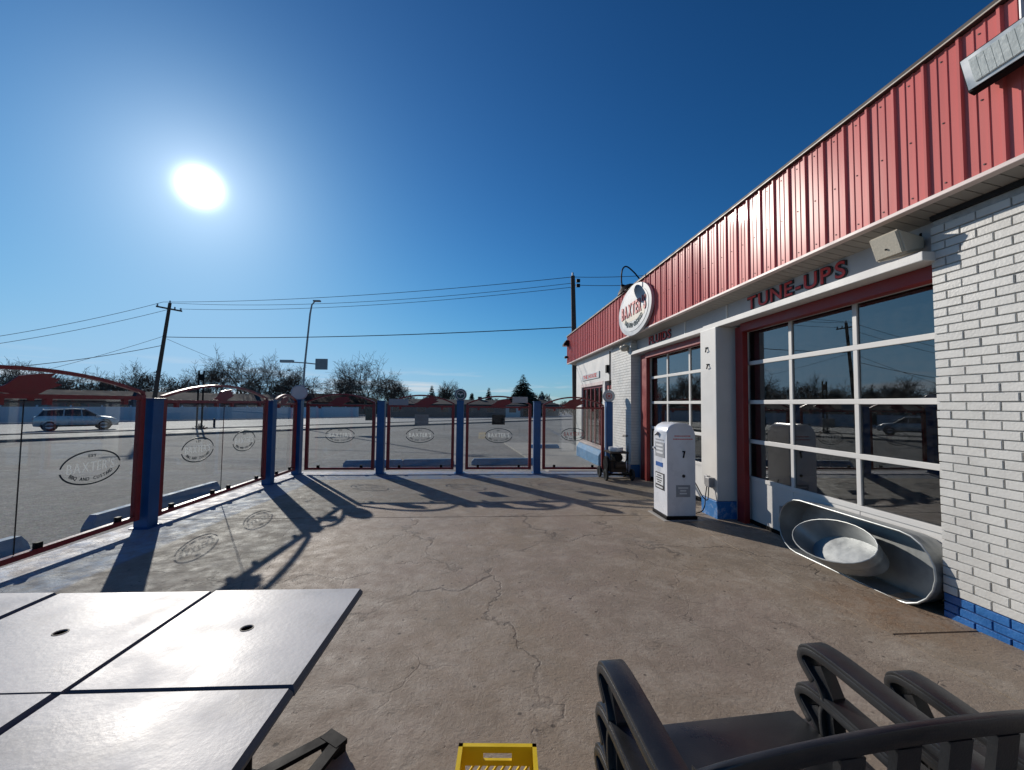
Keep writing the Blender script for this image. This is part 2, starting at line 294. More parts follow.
# ------------------------------------------------------------------ mesh helpers
class MB:
    """collects shapes in one bmesh; mi = material slot"""
    def __init__(s): s.bm = bmesh.new(); s.mi = 0
    def _new(s, verts, faces):
        vs = [s.bm.verts.new(v) for v in verts]
        for f in faces:
            try: fc = s.bm.faces.new([vs[i] for i in f]); fc.material_index = s.mi
            except ValueError: pass
        return vs
    def box(s, a, b, bev=0):
        x0, y0, z0 = (min(p, q) for p, q in zip(a, b)); x1, y1, z1 = (max(p, q) for p, q in zip(a, b))
        v = s._new([(x0,y0,z0),(x1,y0,z0),(x1,y1,z0),(x0,y1,z0),(x0,y0,z1),(x1,y0,z1),(x1,y1,z1),(x0,y1,z1)],
                   [(0,3,2,1),(4,5,6,7),(0,1,5,4),(1,2,6,5),(2,3,7,6),(3,0,4,7)])
        if bev:
            es = list({e for q in v for e in q.link_edges})
            r = bmesh.ops.bevel(s.bm, geom=es, offset=bev, segments=2, profile=.6, affect='EDGES')
            for f in r['faces']: f.material_index = s.mi
        return s
    def obox(s, c, ax, ay, az):
        c, ax, ay, az = map(Vector, (c, ax, ay, az)); L = []
        for k in (-1, 1):
            for i, j in ((-1,-1),(1,-1),(1,1),(-1,1)): L.append(c+ax*i+ay*j+az*k)
        s._new(L, [(0,3,2,1),(4,5,6,7),(0,1,5,4),(1,2,6,5),(2,3,7,6),(3,0,4,7)]); return s
    def tube(s, pts, r, n=8, cap=True, r2=None):
        pts = [Vector(p) for p in pts]; m = len(pts); rings = []
        up_ = None
        for i, p in enumerate(pts):
            d = (pts[min(i+1, m-1)]-pts[max(i-1, 0)]).normalized()
            if up_ is None:
                h = Vector((0,0,1)) if abs(d.z) < .9 else Vector((1,0,0)); a = d.cross(h).normalized()
            else: a = (up_-d*up_.dot(d)).normalized()
            up_ = a; b = d.cross(a)
            rr = r if r2 is None else r+(r2-r)*i/(m-1)
            rings.append([p+(a*math.cos(2*math.pi*k/n)+b*math.sin(2*math.pi*k/n))*rr for k in range(n)])
        V = [q for g in rings for q in g]; Fc = []
        for i in range(m-1):
            for k in range(n): Fc.append((i*n+k, i*n+(k+1) % n, (i+1)*n+(k+1) % n, (i+1)*n+k))
        if cap: Fc.append(tuple(reversed(range(n)))); Fc.append(tuple((m-1)*n+k for k in range(n)))
        s._new(V, Fc); return s
    def prism(s, poly, o, e1, e2, e3):
        """polygon (u,v) in plane e1,e2 at origin o, extruded along e3"""
        o, e1, e2, e3 = map(Vector, (o, e1, e2, e3)); n = len(poly)
        A = [o+e1*u+e2*v for u, v in poly]; B = [p+e3 for p in A]
        Fc = [tuple(range(n)), tuple(reversed(range(n, 2*n)))]
        for i in range(n): Fc.append((i, i+n, (i+1) % n+n, (i+1) % n))
        s._new(A+B, Fc); return s
    def lathe(s, prof, c, axis=(0,0,1), n=24, e1=None, sx=1, sy=1, close=False):
        c = Vector(c); ax = Vector(axis).normalized()
        a = Vector(e1) if e1 else (ax.cross(Vector((0,0,1))) if abs(ax.z) < .9 else Vector((1,0,0))); a = (a-ax*a.dot(ax)).normalized(); b = ax.cross(a)
        V = []; Fc = []
        for r, h in prof:
            for k in range(n):
                t = 2*math.pi*k/n; V.append(c+ax*h+a*(r*sx*math.cos(t))+b*(r*sy*math.sin(t)))
        for i in range(len(prof)-1):
            for k in range(n): Fc.append((i*n+k, i*n+(k+1) % n, (i+1)*n+(k+1) % n, (i+1)*n+k))
        if close: Fc.append(tuple(reversed(range(n)))); Fc.append(tuple((len(prof)-1)*n+k for k in range(n)))
        s._new(V, Fc); return s
    def ribbon(s, path, t, x0, x1, bev=0):
        """path of (y,z) centre points, thickness t, extruded from x0 to x1"""
        P = [Vector((0, y, z)) for y, z in path]; L = []; Rr = []
        for i, p in enumerate(P):
            d = (P[min(i+1, len(P)-1)]-P[max(i-1, 0)]).normalized(); nrm = Vector((0, -d.z, d.y))
            L.append(p+nrm*t/2); Rr.append(p-nrm*t/2)
        poly = L+list(reversed(Rr)); n = len(poly)
        V = [Vector((x0, p.y, p.z)) for p in poly]+[Vector((x1, p.y, p.z)) for p in poly]
        m = len(P); Fc = []
        for i in range(m-1):
            j, k = n-1-i, n-2-i
            Fc.append((i, i+1, k, j)); Fc.append((n+i, n+j, n+k, n+i+1))
        for i in range(n): Fc.append((i, n+i, n+(i+1) % n, (i+1) % n))
        s._new(V, Fc); return s
    def mesh(s, name, smooth=False):
        bmesh.ops.recalc_face_normals(s.bm, faces=s.bm.faces)
        me = bpy.data.meshes.new(name); s.bm.to_mesh(me); s.bm.free()
        if smooth:
            for p in me.polygons: p.use_smooth = True
            try: me.set_sharp_from_angle(angle=R(38))
            except Exception: pass
        return me
    def build(s, name, mats, parent=None, smooth=False):
        me = s.mesh(name, smooth)
        for mm in (mats if isinstance(mats, (list, tuple)) else [mats]): me.materials.append(mm)
        return link(name, me, parent)
def link(name, me, parent=None):
    o = bpy.data.objects.new(name, me); COL.objects.link(o)
    if parent is not None: o.parent = parent
    return o
def tag(o, label=None, cat=None, group=None, kind=None):
    if label: o['label'] = label
    if cat: o['category'] = cat
    if group: o['group'] = group
    if kind: o['kind'] = kind
    return o
def empty(name, loc=(0,0,0), label=None, cat=None, group=None, rz=0):
    o = bpy.data.objects.new(name, None); COL.objects.link(o); o.location = loc; o.rotation_euler = (0,0,rz); o.empty_display_size = .1
    return tag(o, label, cat, group)
def copy_tree(o, parent=None):
    c = o.copy(); COL.objects.link(c)
    if parent is not None: c.parent = parent
    for ch in list(o.children): copy_tree(ch, c)
    return c
def struct(name, mb, mats, label=None):
    return tag(mb.build(name, mats), label, kind='structure')

_tm = {}
def text_polys(ch, bold=0.0):
    """flat mesh of one character, (verts, faces, width), height 1 = capital height"""
    key = (ch, bold)
    if key in _tm: return _tm[key]
    c = bpy.data.curves.new('t', 'FONT'); c.body = ch; c.offset = bold; c.resolution_u = 4
    o = bpy.data.objects.new('t', c); COL.objects.link(o)
    dg = bpy.context.evaluated_depsgraph_get(); me = bpy.data.meshes.new_from_object(o.evaluated_get(dg))
    V = [(v.co.x/.69, v.co.y/.69) for v in me.vertices]; Fc = [tuple(p.vertices) for p in me.polygons]
    bpy.data.objects.remove(o); bpy.data.curves.remove(c); bpy.data.meshes.remove(me)
    xs = [v[0] for v in V] or [0]; x0 = min(xs); w = max(xs)-x0
    V = [(x-x0, y) for x, y in V]
    _tm[key] = (V, Fc, w if w > 0 else .4); return _tm[key]
def add_char(mb, ch, h, o, e1, e2, nrm, depth, bold=0.0, wid=1.0, mi=0):
    """extruded character with its lower left corner at o; front face at o + nrm*depth"""
    V, Fc, w = text_polys(ch, bold); o, e1, e2, nrm = map(Vector, (o, e1, e2, nrm))
    A = [o+e1*(x*h*wid)+e2*(y*h) for x, y in V]; old = mb.mi; mb.mi = mi; n = len(A)
    mb._new([p+nrm*depth for p in A], Fc)
    from collections import Counter
    ed = Counter()
    for f in Fc:
        for i in range(len(f)): ed[tuple(sorted((f[i], f[(i+1) % len(f)])))] += 1
    bd = [e for e, c in ed.items() if c == 1]
    mb._new(A+[p+nrm*depth for p in A], [(a, b, b+n, a+n) for a, b in bd])
    mb.mi = old
    return w*h*wid
def text_width(s, h, gap, wid, bold=0): return sum((text_polys(c, bold)[2] if c != ' ' else .35)*h*wid+gap for c in s)-gap
def add_line(mb, s, h, c, e1, e2, nrm, depth, gap=None, wid=1.0, bold=0.0, mi=0, fit=None):
    """a line of text centred on c"""
    gap = h*.16 if gap is None else gap
    if fit: wid = wid*fit/text_width(s, h, gap, wid, bold); gap = gap*1.0
    x = -text_width(s, h, gap, wid, bold)/2; c, e1, e2 = map(Vector, (c, e1, e2))
    for ch in s:
        if ch == ' ': x += .35*h*wid+gap; continue
        x += add_char(mb, ch, h, c+e1*x-e2*h/2, e1, e2, nrm, depth, bold, wid, mi)+gap
def add_arc(mb, s, h, c, rx, rz, a0, a1, e1, e2, nrm, depth, mi=0, wid=.9):
    """text along an ellipse below c, from angle a0 to a1 (degrees)"""
    c, e1, e2 = map(Vector, (c, e1, e2)); n = len(s)
    for i, ch in enumerate(s):
        if ch == ' ': continue
        t = R(a0+(a1-a0)*(i+.5)/n); p = c+e1*(rx*math.cos(t))+e2*(rz*math.sin(t))
        d = (e1*(-rx*math.sin(t))+e2*(rz*math.cos(t))).normalized(); q = Vector(nrm).cross(d).normalized()
        if q.dot(e2) < 0: q = -q
        w = text_polys(ch)[2]*h*wid
        add_char(mb, ch, h, p-d*w/2-q*h/2, d, q, nrm, depth, .01, wid, mi)
def add_ring(mb, c, rx, rz, w, e1, e2, nrm, depth, a0=0, a1=360, n=40, mi=0):
    c, e1, e2, nrm = map(Vector, (c, e1, e2, nrm)); V = []; Fc = []
    for i in range(n+1):
        t = R(a0+(a1-a0)*i/n)
        for k in (0, 1):
            p = c+e1*((rx-w*k)*math.cos(t))+e2*((rz-w*k)*math.sin(t)); V += [p, p+nrm*depth]
    for i in range(n):
        a = i*4; b = a+4
        Fc += [(a+1, b+1, b+3, a+3), (a, a+2, b+2, b), (a, b, b+1, a+1), (a+2, a+3, b+3, b+2)]
    old = mb.mi; mb.mi = mi; mb._new(V, Fc); mb.mi = old
def add_ellipse(mb, c, rx, rz, e1, e2, nrm, depth, n=40, mi=0):
    old = mb.mi; mb.mi = mi
    mb.prism([(rx*math.cos(2*math.pi*i/n), rz*math.sin(2*math.pi*i/n)) for i in range(n)], c, e1, e2, Vector(nrm)*depth); mb.mi = old

# ------------------------------------------------------------------ terrain
def zp(y): return -.014*(y-2.5)                     # the patio falls gently away
def zl(x, y): return -.05-.0168*min(max((y-x)/math.sqrt(2), 0), 55)
SQ = math.sqrt(.5)
def st(n, t, z=0): return Vector((-SQ*n+SQ*t, SQ*n+SQ*t, z))     # street frame: n across, t along
def zn(n): return -.05-.0168*min(max(n, 0), 55)
def sheet(prof, t0, t1, seg=1):
    mb = MB(); V = []; Fc = []
    for i, (n, z) in enumerate(prof):
        for j in range(seg+1): V.append(st(n, t0+(t1-t0)*j/seg, z))
    for i in range(len(prof)-1):
        for j in range(seg): a = i*(seg+1)+j; Fc.append((a, a+1, a+seg+2, a+seg+1))
    mb._new(V, Fc); return mb
struct('ground', sheet([(-900, -.16), (0, -.16), (55, -1.04), (2500, -1.04)], -2500, 2500), M_DIRT, 'bare dry ground reaching to the horizon')
struct('parking_lot', sheet([(-40, -.05), (0, -.05), (31.7, zn(31.7))], -90, 70), M_LOT, 'worn grey asphalt parking lot outside the fence')
mb = MB(); z = zn(31.7)
V = []
for t in (-120, 120): V += [st(31.7, t, z-.05), st(31.7, t, z+.13), st(32.0, t, z+.14), st(32.0, t, z-.05)]
mb._new(V, [(0, 4, 5, 1), (1, 5, 6, 2), (2, 6, 7, 3)]); struct('kerb', mb, M_KERB, 'dark concrete kerb between the lot and the street')
struct('sidewalk', sheet([(32.0, z+.13), (36.0, z+.11)], -120, 120), M_WALK, 'pale concrete sidewalk along the street')
mb = MB(); V = []; z2 = z+.11
for t in (-120, 120): V += [st(36.0, t, z2-.2), st(36.0, t, z2+.06), st(36.3, t, z2+.07), st(36.3, t, z2-.4)]
mb._new(V, [(0, 4, 5, 1), (1, 5, 6, 2), (2, 6, 7, 3)]); struct('kerb', mb, M_KERB, 'second dark kerb at the edge of the street')
struct('road', sheet([(36.3, zn(36.3)-.02), (55, zn(55)-.0), (66.0, zn(55)+.0)], -400, 400), M_ROAD, 'pale sunlit street beyond the parking lot')
mb = MB()
for t in range(-60, 90, 9):
    for n_ in (45.0,):
        zz = zn(n_)+.012
        mb._new([st(n_, t, zz), st(n_, t+3, zz), st(n_+.14, t+3, zz-.002), st(n_+.14, t, zz-.002)], [(0, 1, 2, 3)])
struct('lane_marking', mb, M_SIGNW, 'white dashed lane line on the street')

# patio slabs, with open joints between them
patio = tag(empty('patio'), 'weathered concrete patio with worn blue paint along its edges', kind='structure')
def slab(x0, x1, y0, y1, th=.16):
    mb = MB(); V = []
    for (x, y) in ((x0, y0), (x1, y0), (x1, y1), (x0, y1)): V.append((x, y, zp(y)-th))
    for (x, y) in ((x0, y0), (x1, y0), (x1, y1), (x0, y1)): V.append((x, y, zp(y)))
    vs = mb._new(V, [(0,3,2,1),(4,5,6,7),(0,1,5,4),(1,2,6,5),(2,3,7,6),(3,0,4,7)])
    es = [e for e in mb.bm.edges if all(v in vs[4:] for v in e.verts)]
    bmesh.ops.bevel(mb.bm, geom=es, offset=.006, segments=2, affect='EDGES')
    return mb.build('slab', M_CONC, patio)
g = .004
slab(-4.55, 3.95, 6.0+g, 10.32)
slab(-4.55, 2.95-g, -4.0, 6.0-g)
slab(2.95-g*.8, 3.95, 2.74+g, 6.0-g)
slab(2.95-g*.8, 3.95, -4.0, 2.74-g)
mb = MB(); V = [(1.75, 10.33, -.3), (4.2, 10.33, -.3), (4.2, 19, -.4), (1.1, 19, -.4), (1.75, 10.33, zp(10.33)+.02), (4.2, 10.33, zp(10.33)+.02), (4.2, 19, zp(19)+.02), (1.1, 19, zp(19)+.02)]
mb._new(V, [(0,3,2,1),(4,5,6,7),(0,1,5,4),(1,2,6,5),(2,3,7,6),(3,0,4,7)]); struct('pavement', mb, M_WALK, 'pale concrete walk in front of the shop window')

# ------------------------------------------------------------------ the station building
BX, PX, DX, FX = 3.62, 3.55, 3.85, 3.38          # brick face, trim face, door plane, fascia face
bld = empty('service_station', (0, 0, 0), 'white brick service station with red ribbed metal fascia and glazed garage doors', 'building')
Z0 = -.35
# solid walls (all behind the brick faces)
mb = MB()
mb.box((BX+.012, -6, Z0), (BX+.30, 2.95, 3.22))                       # near brick wall core
mb.mi = 0
mb.build('wall', M_MORTAR, bld)
mb = MB()
mb.box((3.76, 5.67, Z0), (4.1, 5.74, 2.884)); mb.box((3.76, 9.27, Z0), (4.05, 9.38, 2.884))   # behind the red jambs
mb.box((3.70, 2.956, 2.78), (4.1, 9.375, 3.22))                        # board above the doors
mb.build('lintel_wall', M_BOARD, bld)
for yy in (5.80, 7.06):
    mb = MB(); mb.box((3.685, yy, 2.89), (3.70, yy+.03, 3.13)); mb.build('batten', M_WHITE, bld)
# projecting pale beam over the doors
mb = MB(); mb.box((PX-.045, 2.93, 2.787), (3.74, 6.15, 2.862), .006); mb.build('beam', M_WHITE, bld)
mb = MB(); mb.box((PX, 6.152, 2.795), (3.74, 9.36, 2.866), .006); mb.build('beam', M_WHITE, bld)
# pillar between the doors
mb = MB(); mb.box((3.47, 5.745, .21), (3.90, 6.17, 2.785), .012); pil = mb.build('pillar', M_WHITE, bld)
mb = MB(); mb.box((3.465, 5.740, Z0), (3.90, 6.175, .207), .012); mb.build('pillar_base', M_BLUEPEEL, bld)
for yy, zz in ((5.98, 2.50), (5.95, 2.24)):
    mb = MB(); mb.box((3.455, yy-.03, zz-.007), (3.471, yy+.03, zz+.007)); mb.tube([(3.46, yy, zz), (3.44, yy-.02, zz-.045), (3.455, yy+.015, zz-.065)], .009, 6)
    mb.build('hook', M_BLACK, bld)
# red door surrounds
def surround(y0, y1, zt):
    mb = MB()
    mb.box((3.72, y1, Z0), (3.80, y1+.34 if y1 > 7 else y1+.165, zt), .004); mb.build('door_jamb', M_REDW, bld)
    mb = MB(); mb.box((3.690, y0, 2.665), (3.80, y1, 2.785), .004); mb.build('door_head', M_REDW, bld)
surround(2.975, 5.50, 2.753); surround(6.18, 8.88, 2.755)
def garage_door(y0, y1, label):
    """sectional door; y1 is the far end"""
    d = tag(bpy.data.objects.new('garage_door', None), label); COL.objects.link(d); d.parent = bld
    zs = [.59, 1.11, 1.665, 2.22, 2.70]; zb = -.02
    ww = (y1-y0); fr = .075
    ms = [y0, y0+ww/3, y0+2*ww/3, y1]
    for a in (y0, y1-fr):
        mb = MB(); mb.box((3.83, a, zb), (3.875, a+fr, 2.74), .004); mb.build('stile', M_WHITE, d)
    for i, zz in enumerate(zs):
        mb = MB(); mb.box((3.828, y0+fr, zz-.027), (3.873, y1-fr, zz+.027), .004); mb.build('rail', M_WHITE, d)
    for r_ in range(4):
        for c in range(3):
            ya = ms[c]+(fr if c == 0 else .024); yb = ms[c+1]-(fr if c == 2 else .024)
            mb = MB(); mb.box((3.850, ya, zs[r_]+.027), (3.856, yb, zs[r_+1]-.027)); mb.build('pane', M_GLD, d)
        for c in (1, 2):
            mb = MB(); mb.box((3.832, ms[c]-.024, zs[r_]+.028), (3.872, ms[c]+.024, zs[r_+1]-.028), .003); mb.build('muntin', M_WHITE, d)
    for k in range(3):
        ya = ms[k]+(fr if k == 0 else .002); yb = ms[k+1]-(fr if k == 2 else .002)
        mb = MB(); mb.box((3.84, ya, zb+.03), (3.87, yb, .562), .006); mb.build('door_panel', M_WHITE, d)
    mb = MB(); mb.box((3.83, y0+fr, zb-.03), (3.87, y1-fr, zb+.028)); mb.build('rubber_seal', M_BLACK, d)
    return d
gd = garage_door(2.99, 5.62, 'nearer glazed garage door with a galvanized tank against it')
mb = MB(); mb.box((3.815, 4.93, .14), (3.838, 4.96, .34)); mb.build('handle', M_GREYM, gd)
garage_door(6.30, 8.98, 'farther glazed garage door behind the white pump')
# dim interior behind the doors
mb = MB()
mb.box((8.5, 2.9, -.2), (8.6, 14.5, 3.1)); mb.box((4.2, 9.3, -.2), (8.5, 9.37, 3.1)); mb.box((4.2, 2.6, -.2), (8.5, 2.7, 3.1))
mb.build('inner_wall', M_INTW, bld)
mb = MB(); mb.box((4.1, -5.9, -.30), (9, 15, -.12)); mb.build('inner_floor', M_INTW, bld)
mb = MB(); mb.box((FX+.06, -6, 3.24), (9.2, 15.2, 3.36)); mb.build('ceiling', M_DARK, bld)
mb = MB(); mb.box((FX+.06, -6, 4.0), (9.2, 15.6, 4.1)); mb.build('roof', M_ROOF, bld)
mb = MB(); mb.box((9.0, -6, -.3), (9.2, 14.9, 3.23)); mb.box((3.81, 14.7, -.5), (9.0, 14.88, 3.23)); mb.box((3.95, -6.0, -.3), (9.0, -5.8, 3.23)); mb.build('wall', M_WHITE, bld)
# far brick pier and its shadowed return
mb = MB(); mb.box((PX+.012, 9.39, .20), (3.95, 10.75, 3.2)); mb.build('pier', M_MORTAR, bld)
mb = MB(); mb.box((PX-.002, 9.378, Z0), (3.95, 10.75, .20)); mb.build('pier_base', M_BLUE, bld)
CO = .0672
mb = MB()
for i in range(43):
    zz = .205+i*CO; off = (.1 if i % 2 else 0)
    y = 9.38
    while y < 10.74:
        w = .2 if not (y == 9.38 and i % 2) else .1
        mb.box((PX, y, zz), (PX+.03, min(y+w-.008, 10.75), zz+CO-.008)); y += w
    x = PX+.102 if i % 2 == 0 else PX+.002
    x = PX+.032
    while x < 3.94:
        w = .2 if i % 2 else .15
        mb.box((x, 9.378, zz), (min(x+w-.008, 3.95), 9.40, zz+CO-.008)); x += w
o = mb.build('brick', M_BRICK, bld); o['kind'] = 'stuff'
# near brick wall: bricks one by one
bmsh = {}
def brick_mesh(L, m_):
    k = (round(L, 3), m_.name)
    if k not in bmsh:
        mb = MB(); mb.box((0, 0, 0), (.06, L, CO-.0085), .0025 if False else 0)
        es = [e for e in mb.bm.edges if all(abs(v.co.x) < 1e-6 for v in e.verts)]
        bmesh.ops.bevel(mb.bm, geom=es, offset=.003, segments=1, affect='EDGES')
        me = mb.mesh('brick'); me.materials.append(m_); bmsh[k] = me
    return bmsh[k]
nb = 0
rest = MB()
for i in range(48):
    zz = -.155+i*CO
    if zz+CO > 3.11: break
    blue = zz+CO*.5 < .19
    m_ = M_BRICKB if blue else M_BRICK
    y = 2.962; L = .094 if i % 2 else .194
    while y > -1.5:
        ya = y-L
        if y > 1.75 and zz > -.10:
            o = link('brick', brick_mesh(L, m_), bld)
            o.location = (BX+random.uniform(-.0022, .0022), ya+random.uniform(-.0015, .0015), zz+random.uniform(-.001, .001))
            nb += 1
        else:
            rest.mi = 1 if blue else 0; rest.box((BX, ya, zz), (BX+.05, y, zz+CO-.0085))
        y = ya-.0085; L = .194
o = rest.build('brick', [M_BRICK, M_BRICKB], bld); o['kind'] = 'stuff'
mb = MB(); mb.box((BX+.011, -5.9, Z0), (BX+.2, 2.951, .192)); mb.build('wall_base', M_MORTARB, bld)
# shop front beyond the pier
mb = MB()
mb.box((PX, 10.752, 2.28), (3.8, 14.9, 3.2)); mb.box((PX, 14.12, Z0), (3.8, 14.9, 2.278)); mb.box((PX, 11.42, Z0), (3.8, 11.62, 2.278)); mb.box((PX, 11.622, Z0), (3.8, 14.118, .20))
mb.box((PX, 10.752, Z0), (3.8, 10.82, 2.278))
mb.build('shop_wall', M_WHITE, bld)
mb = MB(); mb.box((PX-.01, 11.58, 2.20), (3.70, 14.16, 2.30)); mb.build('window_head', M_TRIM, bld)
wf = MB(); wf.box((PX+.06, 11.622, .2), (PX+.10, 14.118, .27)); wf.box((PX+.06, 11.622, 2.13), (PX+.10, 14.118, 2.198)); wfo = wf.build('shop_window', M_RED, bld)
for k in range(6):
    yy = 11.66+k*.484; mb = MB(); mb.box((PX+.05, yy-.03, .27), (PX+.11, yy+.03, 2.13)); mb.build('mullion', M_RED, wfo)
    if k < 5: mb = MB(); mb.box((PX+.078, yy+.035, .27), (PX+.084, yy+.449, 2.13)); mb.build('pane', M_GLS, wfo)
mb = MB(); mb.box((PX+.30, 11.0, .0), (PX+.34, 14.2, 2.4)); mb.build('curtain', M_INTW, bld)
ledge = MB(); ledge.prism([(0, -.4), (0, .17), (.11, .34), (.25, .34), (.25, -.4)], (3.30, 11.2, 0), (1, 0, 0), (0, 0, 1), (0, 2.6, 0)); ledge.build('ledge_base', M_STOP, bld)
mb = MB(); mb.box((3.36, 11.18, .341), (3.56, 13.82, .40), .005); mb.build('ledge_top', M_TRIM, bld)
# glazed door next to the pier
dd = MB(); dd.box((PX+.05, 10.822, -.05), (PX+.09, 10.90, 2.15)); dd.box((PX+.05, 11.34, -.05), (PX+.09, 11.418, 2.15)); dd.box((PX+.05, 10.90, 2.05), (PX+.09, 11.34, 2.15)); dd.box((PX+.05, 10.90, -.05), (PX+.09, 11.34, .25))
dd = dd.build('shop_door', M_REDW, bld); mb = MB(); mb.box((PX+.066, 10.90, .25), (PX+.072, 11.34, 2.05)); mb.build('pane', M_GLS, dd)
mb = MB()
for k in range(3): mb.box((PX+.05, 11.0+.0*k, 1.55+k*.18), (PX+.064, 11.3, 1.68+k*.18))
mb.build('poster', M_LABEL, dd)
# fascia: ribbed metal panels one by one
Pw = .2307
pf = [(0, .0), (.006, -.020), (.024, -.020), (.032, 0), (.085, 0), (.089, -.006), (.101, -.006), (.105, 0), (.152, 0), (.156, -.006), (.168, -.006), (.172, 0), (Pw-.0005, 0)]
mb = MB(); V = []; Fc = []
for y_, x_ in pf: V += [(x_, -y_, 3.20), (x_, -y_, 4.255)]
for i in range(len(pf)-1): Fc.append((2*i, 2*i+1, 2*i+3, 2*i+2))
mb._new(V, Fc)
bmesh.ops.solidify(mb.bm, geom=list(mb.bm.faces), thickness=-.002) if False else None
mb.mi = 1
for zz in (3.26, 3.71, 4.18): mb.tube([(-.0005, -.128, zz), (-.005, -.128, zz)], .006, 6)
fm = mb.mesh('fascia_panel'); fm.materials.append(M_FASC); fm.materials.append(M_CAP)
y = 15.70; k = 0
while y > -5.9:
    o = link('fascia_panel', fm, bld); o.location = (FX+random.uniform(-.0015, .0015), y, 0); y -= Pw; k += 1
mb = MB(); mb.box((FX+.03, -5.95, 3.195), (FX+.06, 15.66, 4.26)); mb.build('fascia_backing', M_CAP, bld)
mb = MB(); mb.box((FX-.024, -5.95, 3.172), (FX+.05, 15.73, 3.203), .004); mb.build('fascia_trim', M_TRIM, bld)
mb = MB(); mb.box((FX-.04, -5.95, 4.258), (FX+.10, 15.75, 4.305), .004); mb.build('roof_cap', M_CAP, bld)
mb = MB(); mb.box((FX-.046, -5.95, 4.262), (FX-.0405, 15.75, 4.272)); mb.build('drip_edge', M_CAPL, bld)
mb = MB(); mb.box((FX-.018, 15.702, 3.204), (4.6, 15.73, 4.256)); mb.build('fascia_end', M_FASC, bld)
so = MB()
for k in range(216):
    ya = -5.9+k*.1; yb = ya+.092; so._new([(FX+.051, ya, 3.186), (3.76, ya, 3.128), (3.76, yb, 3.128), (FX+.051, yb, 3.186), (FX+.051, ya, 3.198), (3.76, ya, 3.140), (3.76, yb, 3.140), (FX+.051, yb, 3.198)], [(0,3,2,1),(4,5,6,7),(0,1,5,4),(1,2,6,5),(2,3,7,6),(3,0,4,7)])
o = so.build('soffit', M_SOFF, bld); o['kind'] = 'stuff'
mb = MB(); mb.box((FX+.07, -5.9, 3.203), (9, 15.66, 3.235)); mb.build('soffit_backing', M_DARK, bld)
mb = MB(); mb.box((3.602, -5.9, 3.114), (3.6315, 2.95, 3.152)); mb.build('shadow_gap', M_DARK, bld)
# raised letters over the doors
def wall_word(s, ya, yb, z0, h, mface):
    n = len(s); tot = text_width(s, h, .035, 1.0, .02); sc = (ya-yb)/tot; y = ya
    for ch in s:
        mb = MB(); q = (3.60, y, z0)
        w = text_polys(ch, .02)[2]*h*sc
        zz = z0+(h*.0 if ch != '-' else 0)
        add_char(mb, ch, h, (3.698, y, zz), (0, -1, 0), (0, 0, 1), (-1, 0, 0), .012, .05, sc, 1)
        add_char(mb, ch, h, (3.698, y-.006, zz), (0, -1, 0), (0, 0, 1), (-1, 0, 0), .018, .008, sc, 0)
        mb.build('letter', [mface, M_LETD], bld); y -= w+.035*sc
wall_word('TUNE-UPS', 5.33, 3.80, 2.945, .165, M_LETR)
wall_word('FLUIDS', 8.66, 7.63, 2.945, .160, M_LETR)
# board over the shop window
sb = MB(); sb.box((PX-.03, 11.9, 2.42), (PX-.002, 13.95, 2.62), .003); sb = sb.build('name_board', M_SIGNW, bld)
mb = MB(); add_line(mb, 'THE HOUSE', .12, (PX-.030, 12.95, 2.52), (0, -1, 0), (0, 0, 1), (-1, 0, 0), .006, wid=1.5, bold=.01, fit=1.65); mb.build('lettering', M_LETR, sb)['kind'] = 'stuff'
print('bricks', nb)

# ------------------------------------------------------------------ fence: blue posts, round signs, glass screens in red frames
def disc_sign(post, c, rad, face, normal, th=.05, emblem=None):
    nx = Vector(normal).normalized(); mb = MB()
    prof = [(0, -th/2), (rad*.9, -th/2), (rad, -th/4), (rad, th/4), (rad*.9, th/2), (0, th/2)]
    mb.lathe(prof, c, nx, 28); sgn = mb.build('round_sign', M_SIGNG, post, True)
    mb = MB(); mb.lathe([(0, th/2), (rad*.86, th/2+.004), (rad*.86, th/2-.01)], c, nx, 28); f = mb.build('sign_face', face, sgn)
    if emblem:
        e1 = Vector((0,0,1)).cross(nx).normalized(); p = Vector(c)+nx*(th/2+.004); mb = MB(); a, b = emblem
        if b == 'star':
            add_ring(mb, p, rad*.5, rad*.5, rad*.10, e1, (0,0,1), nx, .004)
            pts = [((rad*.34 if i % 2 == 0 else rad*.14)*math.sin(math.pi*i/5), (rad*.34 if i % 2 == 0 else rad*.14)*math.cos(math.pi*i/5)) for i in range(10)]
            mb.prism(pts, p, e1, (0,0,1), nx*.004)
        else:
            add_ring(mb, p, rad*.74, rad*.74, rad*.12, e1, (0,0,1), nx, .004)
            mb.prism([(-rad*.5, rad*.1), (-rad*.1, -rad*.05), (0, -rad*.3), (rad*.1, -rad*.05), (rad*.5, rad*.1), (rad*.3, rad*.3), (0, rad*.12), (-rad*.3, rad*.3)], p, e1, (0,0,1), nx*.004)
        mb.build('emblem', a, sgn)
def post(x, y, zt, label, w=.172, sign=None):
    p = empty('fence_post', (x, y, zp(y)), label, 'post', 'blue posts of the patio fence'); h = zt-zp(y)
    mb = MB(); mb.box((-w/2, -w/2, .012), (w/2, w/2, h), .006); mb.build('shaft', M_BLUE, p)
    mb = MB(); mb.box((-w/2-.012, -w/2-.012, h), (w/2+.012, w/2+.012, h+.018), .004); mb.build('cap', M_BLUE, p)
    mb = MB(); mb.box((-w/2-.03, -w/2-.03, 0), (w/2+.03, w/2+.03, .012)); mb.build('base_plate', M_BLUE, p)
    if sign: disc_sign(p, (0, 0, h+.018+sign[0]*.93), *sign)
    return p
LX = -4.29
post(LX, 2.66, 1.60, 'blue fence post outside the left edge of the view')
post(LX, 5.65, 1.60, 'nearest blue fence post, at the left beside the car in the street')
post(LX, 8.66, 1.60, 'plain blue post on the left fence just before the corner post')
